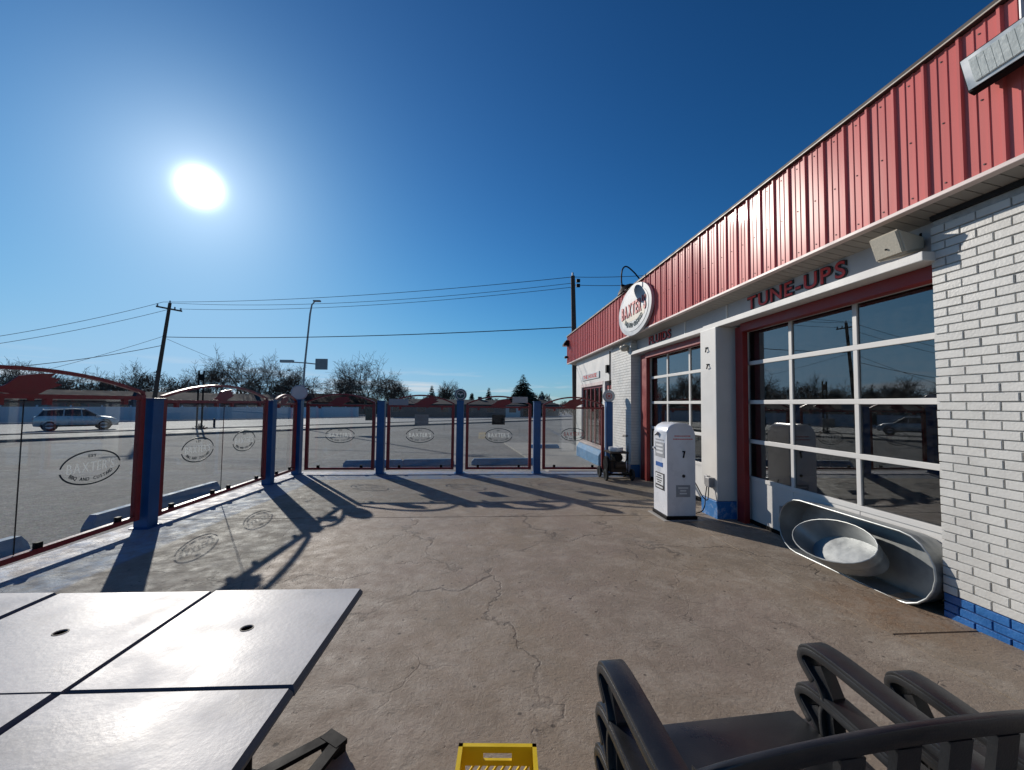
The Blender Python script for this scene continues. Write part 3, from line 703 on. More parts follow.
post(LX, 9.94, 1.62, 'blue corner post topped by a plain pale round sign', sign=(.18, M_SIGNW, (.45, -1, 0)))
post(-2.38, 9.98, 1.62, 'plain blue post of the far fence next to the corner bay')
post(-.50, 10.05, 1.65, 'blue post of the far fence topped by a dark green round sign', sign=(.15, M_GREENS, (0, -1, 0), .05, (M_SIGNW, 'bird')))
post(1.40, 10.05, 1.65, 'plain blue post of the far fence nearest the spruce tree')
post(3.22, 10.02, 1.66, 'blue post by the brick pier topped by a round sign with red star', .16, sign=(.155, M_SIGNW, (-.1, -1, 0), .05, (M_SIGNR, 'star')))

def fence_panel(A, B, label, panes=1, logos=(), notice=None, plate=None, medal=None, red=False, tall=0.0):
    """glass screen between ground points A and B (seen with A on the left); local s along the panel"""
    A, B = Vector((*A, zp(A[1]))), Vector((*B, zp(B[1]))); Wd = (B-A).length; e1 = Vector((B.x-A.x, B.y-A.y, 0)).normalized(); e2 = Vector((0,0,1)); nr = e1.cross(e2)   # towards the patio
    root = empty('glass_screen', A, label, 'glass screen', 'glass screens of the patio fence')
    zb, zm, zs, za = .12, 1.62, 1.665, 1.865+tall
    zoff = -(A.z+.09)
    def P(s_, z_, d=0): return e1*s_+e2*z_+nr*d
    tw = .035
    mb = MB()
    for s_ in (tw, Wd-tw): mb.obox(P(s_, (zb-.03+zs)/2), e1*tw, nr*.03, e2*((zs-zb+.03)/2))
    mb.obox(P(Wd/2, zb), e1*(Wd/2-2*tw-.001), nr*.028, e2*.026)
    mb.obox(P(Wd/2, zm), e1*(Wd/2-2*tw-.001), nr*.026, e2*.022)
    n = 20; V = []; Fc = []
    for i in range(n+1):
        s_ = tw*.2+(Wd-tw*.4)*i/n; u = 2*i/n-1; z_ = zs+(za-zs)*(1-u*u)
        for dz, dd in ((0, -.024), (.036, -.024), (.036, .024), (0, .024)): V.append(P(s_, z_+dz, dd))
    for i in range(n):
        for k in range(4): Fc.append((i*4+k, i*4+(k+1) % 4, i*4+4+(k+1) % 4, i*4+4+k))
    Fc += [(0, 1, 2, 3), tuple(n*4+k for k in (3, 2, 1, 0))]
    mb._new(V, Fc)
    fr = mb.build('frame', M_RED, root)
    gap = .006
    for k in range(panes):
        s0 = 2*tw+gap+k*(Wd-4*tw-2*gap)/panes+(.003 if k else 0); s1 = 2*tw+gap+(k+1)*(Wd-4*tw-2*gap)/panes-(.003 if k < panes-1 else 0)
        g_ = MB(); g_.obox(P((s0+s1)/2, (zb+.026+zm-.022)/2), e1*((s1-s0)/2), nr*.004, e2*((zm-zb-.05)/2)); g_.build('glass_pane', M_GLF, root)
        if k: g_ = MB(); g_.obox(P(s0-.003, (zb+zm)/2), e1*.0028, nr*.0045, e2*((zm-zb)/2-.03)); g_.build('joint_strip', M_BLACK, root)
    cl = []
    for k in range(panes):
        w_ = (Wd-4*tw)/panes
        for f_ in (.16, .84): cl.append(2*tw+w_*(k+f_))
    for s_ in cl:
        for z_ in (zb+.045, zm-.045):
            c_ = MB(); c_.obox(P(s_, z_), e1*.028, nr*.022, e2*.036); c_.build('clip', M_RED if z_ > 1 else M_BLACK, root)
    for (s_, z_, hw, full) in logos:
        z_ += zoff+A.z+.09-A.z
        rx, rz = hw, hw*.53; c = P(s_, z_, .0045)
        if full:
            mb = MB(); add_ring(mb, c, rx, rz, .016, e1, e2, nr, .003, 8, 172); add_ring(mb, c, rx, rz, .016, e1, e2, nr, .003, 188, 352)
            lg = mb.build('logo_ring', M_TEAL, root); lg['kind'] = 'stuff'
            mb = MB(); add_line(mb, 'EST', .030, P(s_, z_+rz*.68, .0045), e1, e2, nr, .003, wid=1.3, bold=.02)
            add_arc(mb, 'BBQ AND CUSTARD', .036, c, rx*.78, rz*.66, 208, 332, e1, e2, nr, .003); q = mb.build('logo_lettering', M_TEAL, root); q['kind'] = 'stuff'
        else: rx = hw*1.1
        mb = MB(); add_line(mb, "BAXTER'S", rz*.56, P(s_, z_+rz*.06, .0045), e1, e2, nr, .003, bold=.0, fit=rx*1.45); q = mb.build('logo_name', M_SIGNR if red else M_FROST, root); q['kind'] = 'stuff'
    if notice:
        s_, z_, hw, hh, mm = notice; mb = MB(); mb.obox(P(s_, z_-A.z, -.008), e1*hw, nr*.003, e2*hh); mb.build('notice', mm, root)
    if plate:
        s_, z_, hw, hh, mm = plate; mb = MB(); mb.obox(P(s_, z_-A.z, .03), e1*hw, nr*.006, e2*hh); mb.build('plate', mm, root)
    if medal:
        s_, sc, fl = medal
        poly = [(-.34, .03), (-.22, .10), (-.12, .20), (.02, .23), (.20, .25), (.16, .20), (.25, .19), (.20, .14), (.27, .12), (.19, .08), (.12, .05), (.08, .02), (.02, -.01), (.02, -.07), (-.03, -.07), (-.04, -.01), (-.16, .0)]
        poly = [(u*sc*fl, v*sc*.86) for u, v in poly]
        mb = MB(); mb.prism(poly, P(s_, zm+.02, -.006), e1, e2, nr*.012); mb.build('cutout', M_RED, root)
    return root
# left fence: A is the near end (left as seen from the patio)
fence_panel((LX, 2.80), (LX, 5.51), 'nearest glass screen in front of the silver car, two panes', 2, [(.65, .90, .355, 1), (2.065, .845, .355, 1)], medal=(1.42, 1.0, 1))
fence_panel((LX, 5.80), (LX, 8.50), 'second glass screen of the left fence, two oval logos, beyond the nearest post', 2, [(.76, .845, .355, 1), (1.97, .87, .355, 1)], medal=(1.36, .9, 1))
fence_panel((LX, 8.79), (LX, 9.80), 'narrow glass screen next to the corner post', 1, [(.52, 1.0, .22, 0)], medal=(.45, .7, 1), tall=-.06)
fence_panel((-4.12, 9.97), (-2.52, 9.98), 'far glass screen just right of the corner post', 1, [(.79, .80, .34, 1)], notice=(1.44, 1.31, .08, .15, M_GREENS), medal=(.78, .9, 1))
fence_panel((-2.24, 9.98), (-.64, 10.05), 'far glass screen with a light grey notice on its pane', 1, [(.78, .81, .34, 1)], notice=(.81, 1.19, .165, .12, M_GREYL), plate=(.26, 1.61, .23, .075, M_GREYL), medal=(.95, 1, 1))
fence_panel((-.36, 10.05), (1.26, 10.05), 'far glass screen with a dark notice on its pane', 1, [(.81, .81, .34, 1)], notice=(.80, 1.20, .16, .12, M_BLACK), plate=(1.33, 1.70, .19, .075, M_GREYM), medal=(.90, .9, 1))
fence_panel((1.54, 10.05), (3.10, 10.03), 'far glass screen with red lettering in front of the shop window', 1, [(.78, .85, .31, 1)], medal=(.80, 1, 1), red=True)

# ------------------------------------------------------------------ wheel stops on the lot
def wheel_stop(a, b, label, h=.18, w=.19):
    a = Vector((*a, zl(*a))); b = Vector((*b, zl(*b))); L = (b-a).length
    o = MB(); e = (b-a).normalized(); sd = Vector((-e.y, e.x, 0)).normalized()
    prof = [(-w/2, 0), (-w/2+.015, h*.45), (-w*.27, h), (w*.27, h), (w/2-.015, h*.45), (w/2, 0)]
    V = []
    for s_, k in ((0, .0), (.07, 1), (L-.07, 1), (L, 0)):
        for u, v in prof: V.append(a*0+e*s_+sd*u+Vector((0,0,1))*(v*(1 if k else .55)))
    n = len(prof); Fc = [tuple(range(n)), tuple(reversed(range(3*n, 4*n)))]
    for i in range(3):
        for k in range(n-1): Fc.append((i*n+k, i*n+k+1, (i+1)*n+k+1, (i+1)*n+k))
        Fc.append((i*n, (i+1)*n, (i+1)*n+n-1, i*n+n-1))
    o._new(V, Fc); ob = o.build('wheel_stop', M_STOP); ob.location = a
    tag(ob, label, 'parking block', 'blue parking blocks outside the fence')
wheel_stop((-5.33, 2.6), (-5.33, 5.25), 'blue concrete parking block behind the nearest glass screen, at the left edge')
wheel_stop((-5.33, 6.05), (-5.33, 8.75), 'long blue parking block behind the second left glass screen')
wheel_stop((-3.85, 11.9), (-2.2, 11.95), 'blue parking block behind the far glass screen by the corner post')
wheel_stop((-2.25, 12.0), (-.75, 12.0), 'blue parking block behind the panel with the light notice')
wheel_stop((-.25, 12.0), (1.7, 12.0), 'blue parking block behind the panel with the dark notice')
wheel_stop((1.95, 16.4), (3.2, 16.4), 'blue parking block on the walk behind the panel with red lettering')

# ------------------------------------------------------------------ white fuel pump
px0, px1, py0, py1 = 2.70, 3.125, 5.72, 6.17
zg = zp(5.9)
pump = empty('fuel_pump', ((px0+px1)/2, (py0+py1)/2, zg), 'old white fuel pump with rounded top, standing by the pillar', 'fuel pump')
hx, hy = (px1-px0)/2, (py1-py0)/2
mb = MB()
def pumpsec(z, k): return [(sx*(hx-k), sy*(hy-k), z) for sx, sy in ((-1,-1),(1,-1),(1,1),(-1,1))]
prof = []
for i in range(15):
    u = -1+2*i/14; prof.append((u*hx, 1.295+.10*(1-abs(u)**3.2)))
poly = [(-hx, .06)]+prof[0:]+[(hx, .06)]
poly = [(-hx, .06), (-hx, 1.27)]+[(u, v) for u, v in prof[1:-1]]+[(hx, 1.27), (hx, .06)]
mb.prism(poly, (0, -hy, 0), (1,0,0), (0,0,1), (0, 2*hy, 0))
es = [e for e in mb.bm.edges if abs(e.verts[0].co.y-e.verts[1].co.y) < 1e-6 and min(v.co.z for v in e.verts) > .07]
es += [e for e in mb.bm.edges if abs(e.verts[0].co.x-e.verts[1].co.x) < 1e-6 and abs(e.verts[0].co.z-e.verts[1].co.z) < 1e-6 and min(v.co.z for v in e.verts) > .07 and False]
bmesh.ops.bevel(mb.bm, geom=list(set(es)), offset=.028, segments=3, profile=.5, affect='EDGES')
mb.build('cabinet', M_PUMP, pump, True)
mb = MB(); mb.box((-hx-.02, -hy-.02, .008), (hx+.02, hy+.02, .058), .008); mb.build('plinth', M_BLACK, pump)
mb = MB(); mb.box((-hx-.07, -hy-.06, -.03), (hx+.10, hy+.06, .008), .003); mb.build('island', M_WALK, pump)
f = MB(); f.box((-hx-.006, -.15, .88), (-hx, .16, 1.10), .002); f = f.build('dial_window', M_GREYL, pump)
for zz in (.93, .985, 1.04):
    mb = MB(); mb.box((-hx-.010, -.11, zz), (-hx-.0062, .12, zz+.028)); mb.build('number_strip', M_LABEL, f)
mb = MB(); mb.box((-hx-.005, -.13, 1.125), (-hx, .15, 1.145)); mb.build('name_strip', M_GREYL, pump)
mb = MB(); mb.box((-hx-.005, -.09, .735), (-hx, .145, .80), .001); mb.build('sticker', M_STICK, pump)
f = MB(); f.box((-hx-.007, -.14, .40), (-hx, .155, .645), .002); f = f.build('sign_plate', M_LETD, pump)
mb = MB(); mb.box((-hx-.011, -.12, .47), (-hx-.0072, .135, .628)); mb.build('sign_sheet', M_LABEL, f)
mb = MB(); mb.box((-hx-.011, -.10, .42), (-hx-.0072, .12, .445)); mb.build('sign_sheet', M_LABEL, f)
mb = MB()
for zz, a, b in ((.595, -.06, .08), (.56, -.09, .11), (.525, -.08, .1), (.495, -.05, .07)): mb.box((-hx-.0125, a, zz), (-hx-.0112, b, zz+.014))
mb.build('printed_line', M_LETD, f)['kind'] = 'stuff'
mb = MB(); mb.tube([(-hx, .06, 1.22), (-hx-.03, .06, 1.225)], .03, 10); mb.tube([(-hx-.03, .03, 1.24), (-hx-.04, .09, 1.2)], .012, 6); mb.build('lock', M_GREYM, pump)
mb = MB(); mb.tube([(-hx-.0, .18, 1.0), (-hx-.03, .18, 1.0)], .018, 8); mb.build('knob', M_PUMP, pump)
mb = MB(); mb.tube([(.03, -hy-.004, .90), (.03, -hy-.012, .90), (.045, -hy-.012, .98)], .011, 6); mb.tube([(.015, -hy-.012, .985), (.055, -hy-.012, .985)], .009, 6); mb.build('handle', M_BLACK, pump)
mb = MB(); mb.tube([(.035, -hy, .63), (.035, -hy-.006, .63)], .024, 14); mb.build('keyhole', M_LETD, pump)
f = MB(); f.box((-.08, -hy-.005, .33), (.13, -hy, .50), .001); f = f.build('label_plate', M_GREYL, pump)
mb = MB()
for zz, a, b in ((.45, -.05, .1), (.41, -.02, .07), (.37, -.03, .08)): mb.box((a, -hy-.0065, zz), (b, -hy-.0052, zz+.02))
mb.build('printed_line', M_LABEL, f)['kind'] = 'stuff'
mb = MB()
for zz, a, b in ((1.20, -.10, .12), (1.155, -.12, .15)):
    x = a
    while x < b: w = random.uniform(.018, .035); mb.box((x, -hy-.002, zz+.04*(x*x)), (x+w, -hy+.001, zz+.014+.04*x*x)); x += w+.008
mb.build('printed_line', M_LETR, pump)['kind'] = 'stuff'

# outlet boxes on the pillar with two cords
ob = empty('outlet_box', (3.47, 5.95, .46), 'grey outlet boxes on the white pillar with two plugged cords', 'outlet')
mb = MB(); mb.box((-.05, -.02, -.05), (0, .06, .09), .006); mb.build('box', M_GREYM, ob)
mb = MB(); mb.box((-.09, -.14, -.06), (0, -.03, .08), .008); mb.build('cover', M_GREYM, ob)
def cord(name, pts, r, label, m_=M_WIRE):
    P = [Vector(p) for p in pts]; Q = []
    for i in range(len(P)-1):
        a, b, c, d = P[max(i-1, 0)], P[i], P[i+1], P[min(i+2, len(P)-1)]
        for k in range(8):
            t = k/8; Q.append(.5*((2*b)+(c-a)*t+(2*a-5*b+4*c-d)*t*t+(3*b-a-3*c+d)*t**3))
    Q.append(P[-1]); mb = MB(); mb.tube(Q, r, 6); o = mb.build(name, m_, None, True); tag(o, label, 'cord'); return o
zf = zp(5.9)
cord('power_cord', [(3.40, 5.90, .40), (3.37, 5.89, .25), (3.34, 5.86, .12), (3.28, 5.83, .05), (3.20, 5.86, .01)], .008, 'black cord drooping from the outlet to the foot of the pump')
cord('power_cord', [(3.40, 5.85, .42), (3.37, 5.83, .22), (3.30, 5.84, .26), (3.22, 5.86, .42), (3.178, 5.88, .50)], .008, 'black cord rising from the outlet to the side of the pump')

# ------------------------------------------------------------------ galvanized tanks in front of the nearer door
def stadium(a, b, n=10):
    """outline of half length a, half height b"""
    L = []; c = a-b
    for i in range(n+1): t = -math.pi/2+math.pi*i/n; L.append((c+b*math.cos(t), b*math.sin(t)))
    for i in range(n+1): t = math.pi/2+math.pi*i/n; L.append((-c+b*math.cos(t), b*math.sin(t)))
    return L
def tank(name, c, u, v, ax, a, b, depth, m_, label, taper=.93, bead=.016, ribs=(), oval=False):
    """open at c (rim plane u,v), body running along ax"""
    c, u, v, ax = Vector(c), Vector(u).normalized(), Vector(v).normalized(), Vector(ax).normalized()
    root = empty(name, c, label, 'tank', 'galvanized stock tanks'); outline = (lambda a_, b_: [(a_*math.cos(2*math.pi*i/28), b_*math.sin(2*math.pi*i/28)) for i in range(28)]) if oval else stadium
    def ring(s, d, off=0): return [u*x+v*y+ax*d for x, y in outline(a*s+off, b*s+off)]
    ds = [(1, 0)]
    n = len(outline(a, b)); secs = []
    steps = 14
    for i in range(steps+1):
        d = depth*i/steps; s = 1-(1-taper)*i/steps; off = 0
        for rb in ribs:
            off += .006*math.exp(-((d-rb)/.014)**2)
        secs.append(ring(s, d, off))
    inner = [ring(1-(1-taper)*i/steps, depth*i/steps*.985, -.004) for i in range(steps+1)]
    mb = MB(); V = [p for s_ in secs for p in s_]; Fc = []
    for i in range(steps):
        for k in range(n): Fc.append((i*n+k, (i+1)*n+k, (i+1)*n+(k+1) % n, i*n+(k+1) % n))
    Fc.append(tuple(steps*n+k for k in range(n)))
    o_ = len(V); V += [p for s_ in inner for p in s_]
    for i in range(steps):
        for k in range(n): Fc.append((o_+i*n+k, o_+i*n+(k+1) % n, o_+(i+1)*n+(k+1) % n, o_+(i+1)*n+k))
    Fc.append(tuple(reversed([o_+steps*n+k for k in range(n)])))
    mb.bm.verts.ensure_lookup_table(); mb._new(V, Fc)
    me = mb.bm; m2 = bpy.data.meshes.new('tank_body'); me.to_mesh(m2); me.free(); m2.materials.append(m_)
    for p in m2.polygons: p.use_smooth = True
    try: m2.set_sharp_from_angle(angle=R(40))
    except Exception: pass
    link('tank_body', m2, root)
    mb = MB(); rg = ring(1, 0, bead*.2); rg2 = rg+[rg[0], rg[1]]
    mb.tube(rg2, bead, 8, False); mb.build('rolled_rim', M_GALV, root, True)
    return root
tank('stock_tank', (3.555, 3.79, .268), (0, 1, 0), (.10, 0, 1), (1, 0, -.06), .83, .285, .25, M_GALV, 'long galvanized stock tank lying on its side against the garage door', .95, .009, (.08, .17))
tank('stock_tank', (3.50, 3.85, .285), (.05, 1, -.05), (.72, -.02, .70), (.69, -.20, -.70), .48, .235, .20, M_GALV, 'small galvanized tub lying inside the long tank', .86, .007, (.09,), True)

# ------------------------------------------------------------------ fixtures on the building
# oval sign
sg = empty('oval_sign', (FX-.03, 8.53, 3.68), 'oval sign with red lettering mounted on the red fascia', 'sign')
mb = MB(); add_ellipse(mb, (0,0,0), .94, .55, (0,-1,0), (0,0,1), (-1,0,0), .06, 48); mb.build('sign_body', M_SIGNG, sg)
mb = MB(); add_ellipse(mb, (-.0605,0,0), .81, .455, (0,-1,0), (0,0,1), (-1,0,0), .006, 48); mb.build('sign_face', M_SIGNW, sg)
mb = MB(); mb.prism([(-.70, -.13), (.70, -.02), (.60, -.20), (.2, -.24), (-.5, -.22)], (-.067,0,0), (0,-1,0), (0,0,1), (-.003,0,0)); mb.build('cream_band', M_SIGNC, sg)
mb = MB(); add_line(mb, "BAXTER'S", .27, (-.071, 0, .03), (0,-1,0), (0,0,1), (-1,0,0), .012, bold=.03, fit=1.28); mb.build('lettering', M_SIGNR, sg)['kind'] = 'stuff'
mb = MB(); add_arc(mb, 'BBQ AND CUSTARD', .10, (-.071,0,0), .58, .32, 215, 325, (0,-1,0), (0,0,1), (-1,0,0), .008); mb.build('lettering', M_GREENS, sg)['kind'] = 'stuff'
# gooseneck lamp over the sign
gl_ = empty('gooseneck_lamp', (FX, 8.40, 4.305), 'black gooseneck lamp arching out from the roof edge over the oval sign', 'lamp')
ctl = [Vector(q) for q in ((.10, -.02, -.05), (.0, .0, .02), (-.12, .02, .17), (-.27, .05, .30), (-.36, .06, .24), (-.385, .06, .04), (-.37, .06, -.12))]
pts = []
for i in range(len(ctl)-1):
    a_, b_, c_, d_ = [ctl[max(0, min(len(ctl)-1, i+k))] for k in (-1, 0, 1, 2)]
    for k in range(6):
        t = k/6; pts.append(.5*((2*b_)+(c_-a_)*t+(2*a_-5*b_+4*c_-d_)*t*t+(3*b_-a_-3*c_+d_)*t**3))
pts.append(ctl[-1]); mb = MB()
mb.tube(pts, .016, 8); mb.build('arm', M_BLACK, gl_, True)
e = Vector(pts[-1]); mb = MB()
mb.lathe([(.02, .03), (.04, 0), (.06, -.03), (.16, -.075), (.21, -.12), (.206, -.125), (.15, -.085), (.03, -.05)], e, (-.75, .1, 1), 24); mb.build('shade', M_BLACK, gl_, True)
mb = MB(); mb.lathe([(.0, -.125), (.03, -.11), (.04, -.085), (.02, -.05), (0, -.05)], e, (-.75, .1, 1), 14); mb.build('bulb', M_LAMP, gl_, True)
# long floodlight on the fascia
fl = empty('floodlight', (FX, 1.90, 3.82), 'long grey floodlight with ribbed lens mounted high on the red fascia', 'floodlight')
mb = MB()
poly = [(-.02, .11), (-.19, .125), (-.215, .105), (-.155, -.105), (-.115, -.12), (-.02, -.04)]
mb.prism(poly, (0, -.52, 0), (1,0,0), (0,0,1), (0, 1.0, 0)); mb.build('housing', M_BLACK, fl)
d = Vector((.06, 0, -.21)).normalized(); nrm = Vector((-.21, 0, -.06)).normalized(); cc = Vector((-.185, -.02, 0))
mb = MB(); mb.obox(cc+nrm*.008, (0, .485, 0), d*.100, nrm*.008); mb.build('lens_frame', M_STEEL, fl)
mb = MB(); mb.obox(cc+nrm*.018, (0, .44, 0), d*.076, nrm*.006); ln = mb.build('lens', M_LENS, fl)
for k in range(23):
    mb = MB(); mb.obox(cc+nrm*.0255+Vector((0, -.418+k*.038, 0)), (0, .0175, 0), d*.072, nrm*.0008); mb.build('lens_rib', M_LENS, ln)
mb = MB(); mb.tube([(-.055, .26, .12), (-.055, .26, .44), (.02, .26, .47)], .016, 8); mb.build('conduit', M_GREYM, fl, True)
# loudspeaker
sp = empty('loudspeaker', (3.595, 3.10, 2.985), 'beige outdoor loudspeaker mounted above the corner of the nearer garage door', 'loudspeaker')
mb = MB()
A_ = [(-.20, .18, .10), (-.20, -.08, .10), (-.13, -.08, -.105), (-.13, .18, -.105)]
Bk = [(.07, .14, .05), (.07, -.06, .05), (.07, -.06, -.06), (.07, .14, -.06)]
mb._new(A_+Bk, [(0,1,2,3), (7,6,5,4), (0,4,5,1), (1,5,6,2), (2,6,7,3), (3,7,4,0)])
bmesh.ops.bevel(mb.bm, geom=list(mb.bm.edges), offset=.014, segments=2, affect='EDGES'); mb.build('cabinet', M_BEIGE, sp)
mb = MB(); mb.obox((-.168, .05, -.003), (.0028, 0, .001), (0, .108, 0), (.029, 0, -.085)); mb.build('grille', mat('speaker_grille', (.50, .46, .37), .7, 0, .1, 60, .5, 180), sp)
mb = MB(); mb.tube([(-.160, .05, -.03), (-.170, .05, -.033)], .008, 10); mb.build('badge', M_BLACK, sp)
mb = MB(); mb.box((.065, -.02, -.03), (.12, .06, .03)); mb.tube([(.09, .02, .0), (.115, .0, .10)], .015, 6); mb.build('bracket', M_BLACK, sp)
# wall light on the end corner, small camera below it
wl = empty('wall_light', (FX-.02, 15.5, 3.92), 'small black wall light on the far end of the red fascia', 'lamp')
mb = MB(); mb.prism([(0, .16), (-.10, .17), (-.20, .02), (-.20, -.05), (0, -.05)], (0, -.14, 0), (1,0,0), (0,0,1), (0, .28, 0)); mb.build('housing', M_BLACK, wl)
mb = MB(); mb.box((-.19, -.12, -.06), (-.06, .12, -.051)); mb.build('lens', M_LAMP, wl)
wc = empty('security_camera', (FX-.02, 15.6, 3.46), 'tiny dark camera at the far lower corner of the fascia', 'camera')
mb = MB(); mb.tube([(0, 0, 0), (-.10, 0, -.02)], .05, 10); mb.build('camera_body', M_BLACK, wc); mb = MB(); mb.lathe([(.045, 0), (.03, .03), (0, .04)], (-.10, 0, -.02), (-1, 0, -.1), 10); mb.build('dome', M_GREYM, wc)
# conduit with a small box on the white wall
cd_ = empty('conduit', (PX, 10.9, 1.2), 'thin dark conduit with a small black box on the white wall beside the pier', 'conduit')
mb = MB(); mb.tube([(-.02, .0, 1.88), (-.02, 0, .75), (-.02, -.04, .45), (-.02, -.04, -.6)], .016, 6); mb.build('pipe', M_BLACK, cd_)
mb = MB(); mb.box((-.07, .13, 1.30), (0, .25, 1.52), .006); mb.build('box', M_BLACK, cd_)
# small horn above the pier
hn = empty('light_fixture', (PX-.02, 10.05, 3.00), 'small beige fixture under the soffit on top of the brick pier', 'lamp')
mb = MB(); mb.lathe([(.10, .04), (.12, 0), (.07, -.08), (0, -.10)], (-.06, -.45, 0), (0,0,1), 14, close=False); mb.build('shade', M_BEIGE, hn, True)
mb = MB(); mb.box((-.08, -.5, .04), (0, -.4, .07)); mb.build('bracket', M_BEIGE, hn)

# ------------------------------------------------------------------ old engine on a hand cart by the pier
ct = empty('engine_cart', (3.12, 9.22, zp(9.2)), 'old dark engine on a small wheeled cart in front of the brick pier', 'engine cart')
mb = MB(); mb.box((-.28, -.32, .12), (-.22, .32, .17)); mb.box((.22, -.32, .12), (.28, .32, .17)); mb.box((-.22, -.31, .125), (.22, -.26, .165)); mb.box((-.22, .26, .125), (.22, .31, .165)); mb.build('chassis', M_BLACK, ct)
def wheel(parent, c, r, w, ax=(1,0,0), rim=M_GREYM):
    t_ = MB(); t_.lathe([(r*.62, -w/2), (r*.93, -w/2), (r, -w*.3), (r, w*.3), (r*.93, w/2), (r*.62, w/2)], c, ax, 20); wh = t_.build('wheel', M_TYRE, parent, True)
    h_ = MB(); h_.lathe([(0, -w*.32), (r*.62, -w*.40), (r*.63, w*.40), (0, w*.32)], c, ax, 16); h_.build('rim', rim, wh); return wh
for sx in (-1, 1):
    for yy in (-.25, .25): wheel(ct, (sx*.30, yy, .13), .13, .05, rim=M_BLACK)
rust = mat('rusty_cast_iron', (.045, .03, .022), .7, .3, .3, 9, .3, 30)
mb = MB(); mb.box((-.17, -.22, .172), (.17, .16, .40), .02); mb.build('engine_block', rust, ct)
mb = MB(); mb.lathe([(0, -.03), (.17, -.03), (.19, 0), (.17, .03), (0, .03)], (-.215, -.02, .34), (1, 0, 0), 20); mb.build('flywheel', M_BLACK, ct)
mb = MB(); mb.tube([(-.10, -.24, .33), (.14, -.24, .33)], .07, 12); mb.build('muffler', rust, ct)
mb = MB(); mb.tube([(.02, -.17, .50), (.02, .13, .50)], .095, 14); mb.build('fuel_tank', M_BLACK, ct)
mb = MB(); mb.box((-.21, -.27, .60), (.22, .22, .635), .006); mb.build('tray', rust, ct)
for sx in (-.2, .2):
    mb = MB(); mb.tube([(sx, -.25, .15), (sx, -.25, .60)], .012, 6); mb.tube([(sx, .2, .15), (sx, .2, .60)], .012, 6); mb.build('upright', M_BLACK, ct)['kind'] = 'stuff'
mb = MB(); mb.lathe([(0, 0), (.15, 0), (.17, .05), (.16, .09), (0, .10)], (0, -.02, .636), (0,0,1), 18); mb.build('white_lid', M_PUMP, ct, True)
mb = MB(); mb.tube([(.24, .30, .16), (.40, .34, .40), (.46, .36, .95)], .014, 6); mb.tube([(.30, .36, .95), (.62, .36, .95)], .014, 6); mb.build('pull_handle', M_BLACK, ct)['kind'] = 'stuff'
for yy in (-.12, -.02, .08):
    mb = MB(); mb.box((-.19, yy, .41), (.0, yy+.05, .43)); mb.build('cooling_fin', rust, ct)

# ------------------------------------------------------------------ white tables set edge to edge
TW = .662
def make_table():
    t = empty('patio_table', (0,0,0)); h = TW/2
    mb = MB(); b_ = .010
    V = [(-h, -h, .712), (h, -h, .712), (h, h, .712), (-h, h, .712), (-h, -h, .722), (h, -h, .722), (h, h, .722), (-h, h, .722), (-h+b_, -h+b_, .740), (h-b_, -h+b_, .740), (h-b_, h-b_, .740), (-h+b_, h-b_, .740)]
    mb._new(V, [(0,3,2,1), (0,1,5,4), (1,2,6,5), (2,3,7,6), (3,0,4,7), (4,5,9,8), (5,6,10,9), (6,7,11,10), (7,4,8,11)])
    n = 20; rr = .0195                                     # top face with a round hole for a parasol
    ring_ = [(rr*math.cos(2*math.pi*i/n), rr*math.sin(2*math.pi*i/n)) for i in range(n)]
    H = h-b_; outer = []
    for i in range(n):
        a = 2*math.pi*i/n; c_, s_ = math.cos(a), math.sin(a); k = H/max(abs(c_), abs(s_)); outer.append((c_*k, s_*k))
    # corners must be on the outline
    V2 = [(x, y, .740) for x, y in ring_]+[(x, y, .740) for x, y in outer]+[(x, y, .715) for x, y in ring_]
    F2 = []
    for i in range(n):
        j = (i+1) % n; F2.append((i, n+i, n+j, j)); F2.append((i, j, 2*n+j, 2*n+i))
    tb = MB(); tb._new(V2, F2)
    for q in ((1,1),(-1,1),(-1,-1),(1,-1)):
        cand = sorted(range(n), key=lambda i: (outer[i][0]-q[0]*H)**2+(outer[i][1]-q[1]*H)**2)[:2]
        tb._new([(outer[cand[0]][0], outer[cand[0]][1], .740), (q[0]*H, q[1]*H, .740), (outer[cand[1]][0], outer[cand[1]][1], .740)], [(0, 1, 2)])
    tb.build('table_top', M_TABLE, t); mb.build('edge_band', M_TEDGE, t)
    mb = MB(); mb.lathe([(.0195, .7415), (.0235, .7415), (.0235, .7402)], (0,0,0), (0,0,1), 16); mb.lathe([(.0188, .738), (.0188, .7115), (0, .7115)], (0,0,0), (0,0,1), 16); mb.build('hole_collar', M_BLACK, t)['kind'] = 'stuff'
    mb = MB(); mb.tube([(0, 0, .10), (0, 0, .70)], .035, 12); mb.tube([(0,0,.69), (0,0,.711)], .13, 16); mb.build('pedestal', M_BLACK, t)
    for k in range(4):
        a = R(57+90*k); d_ = Vector((math.cos(a), math.sin(a), 0)); s_ = Vector((-d_.y, d_.x, 0)); tip = d_*.40
        mb = MB()
        for sg_ in (1, -1):
            a0 = d_*.06+s_*(.13*sg_); a1 = tip+s_*(.028*sg_); ax = (a1-a0); L = ax.length; ax.normalize(); sd = Vector((-ax.y, ax.x, 0))
            mb.obox((a0+a1)/2+Vector((0,0,.055)), ax*(L/2), sd*.026, Vector((0,0,.010)))
        mb.obox(tip+Vector((0,0,.0555)), d_*.03, s_*.056, Vector((0,0,.0115)))
        mb.obox(tip+Vector((0,0,.022)), d_*.028, s_*.05, Vector((0,0,.022)))
        mb.build('foot', M_BLACK, t)['kind'] = 'stuff'
    mb = MB(); mb.tube([(0,0,.06), (0,0,.12)], .16, 16, r2=.05); mb.build('base_hub', M_BLACK, t)
    return t
tproto = make_table()
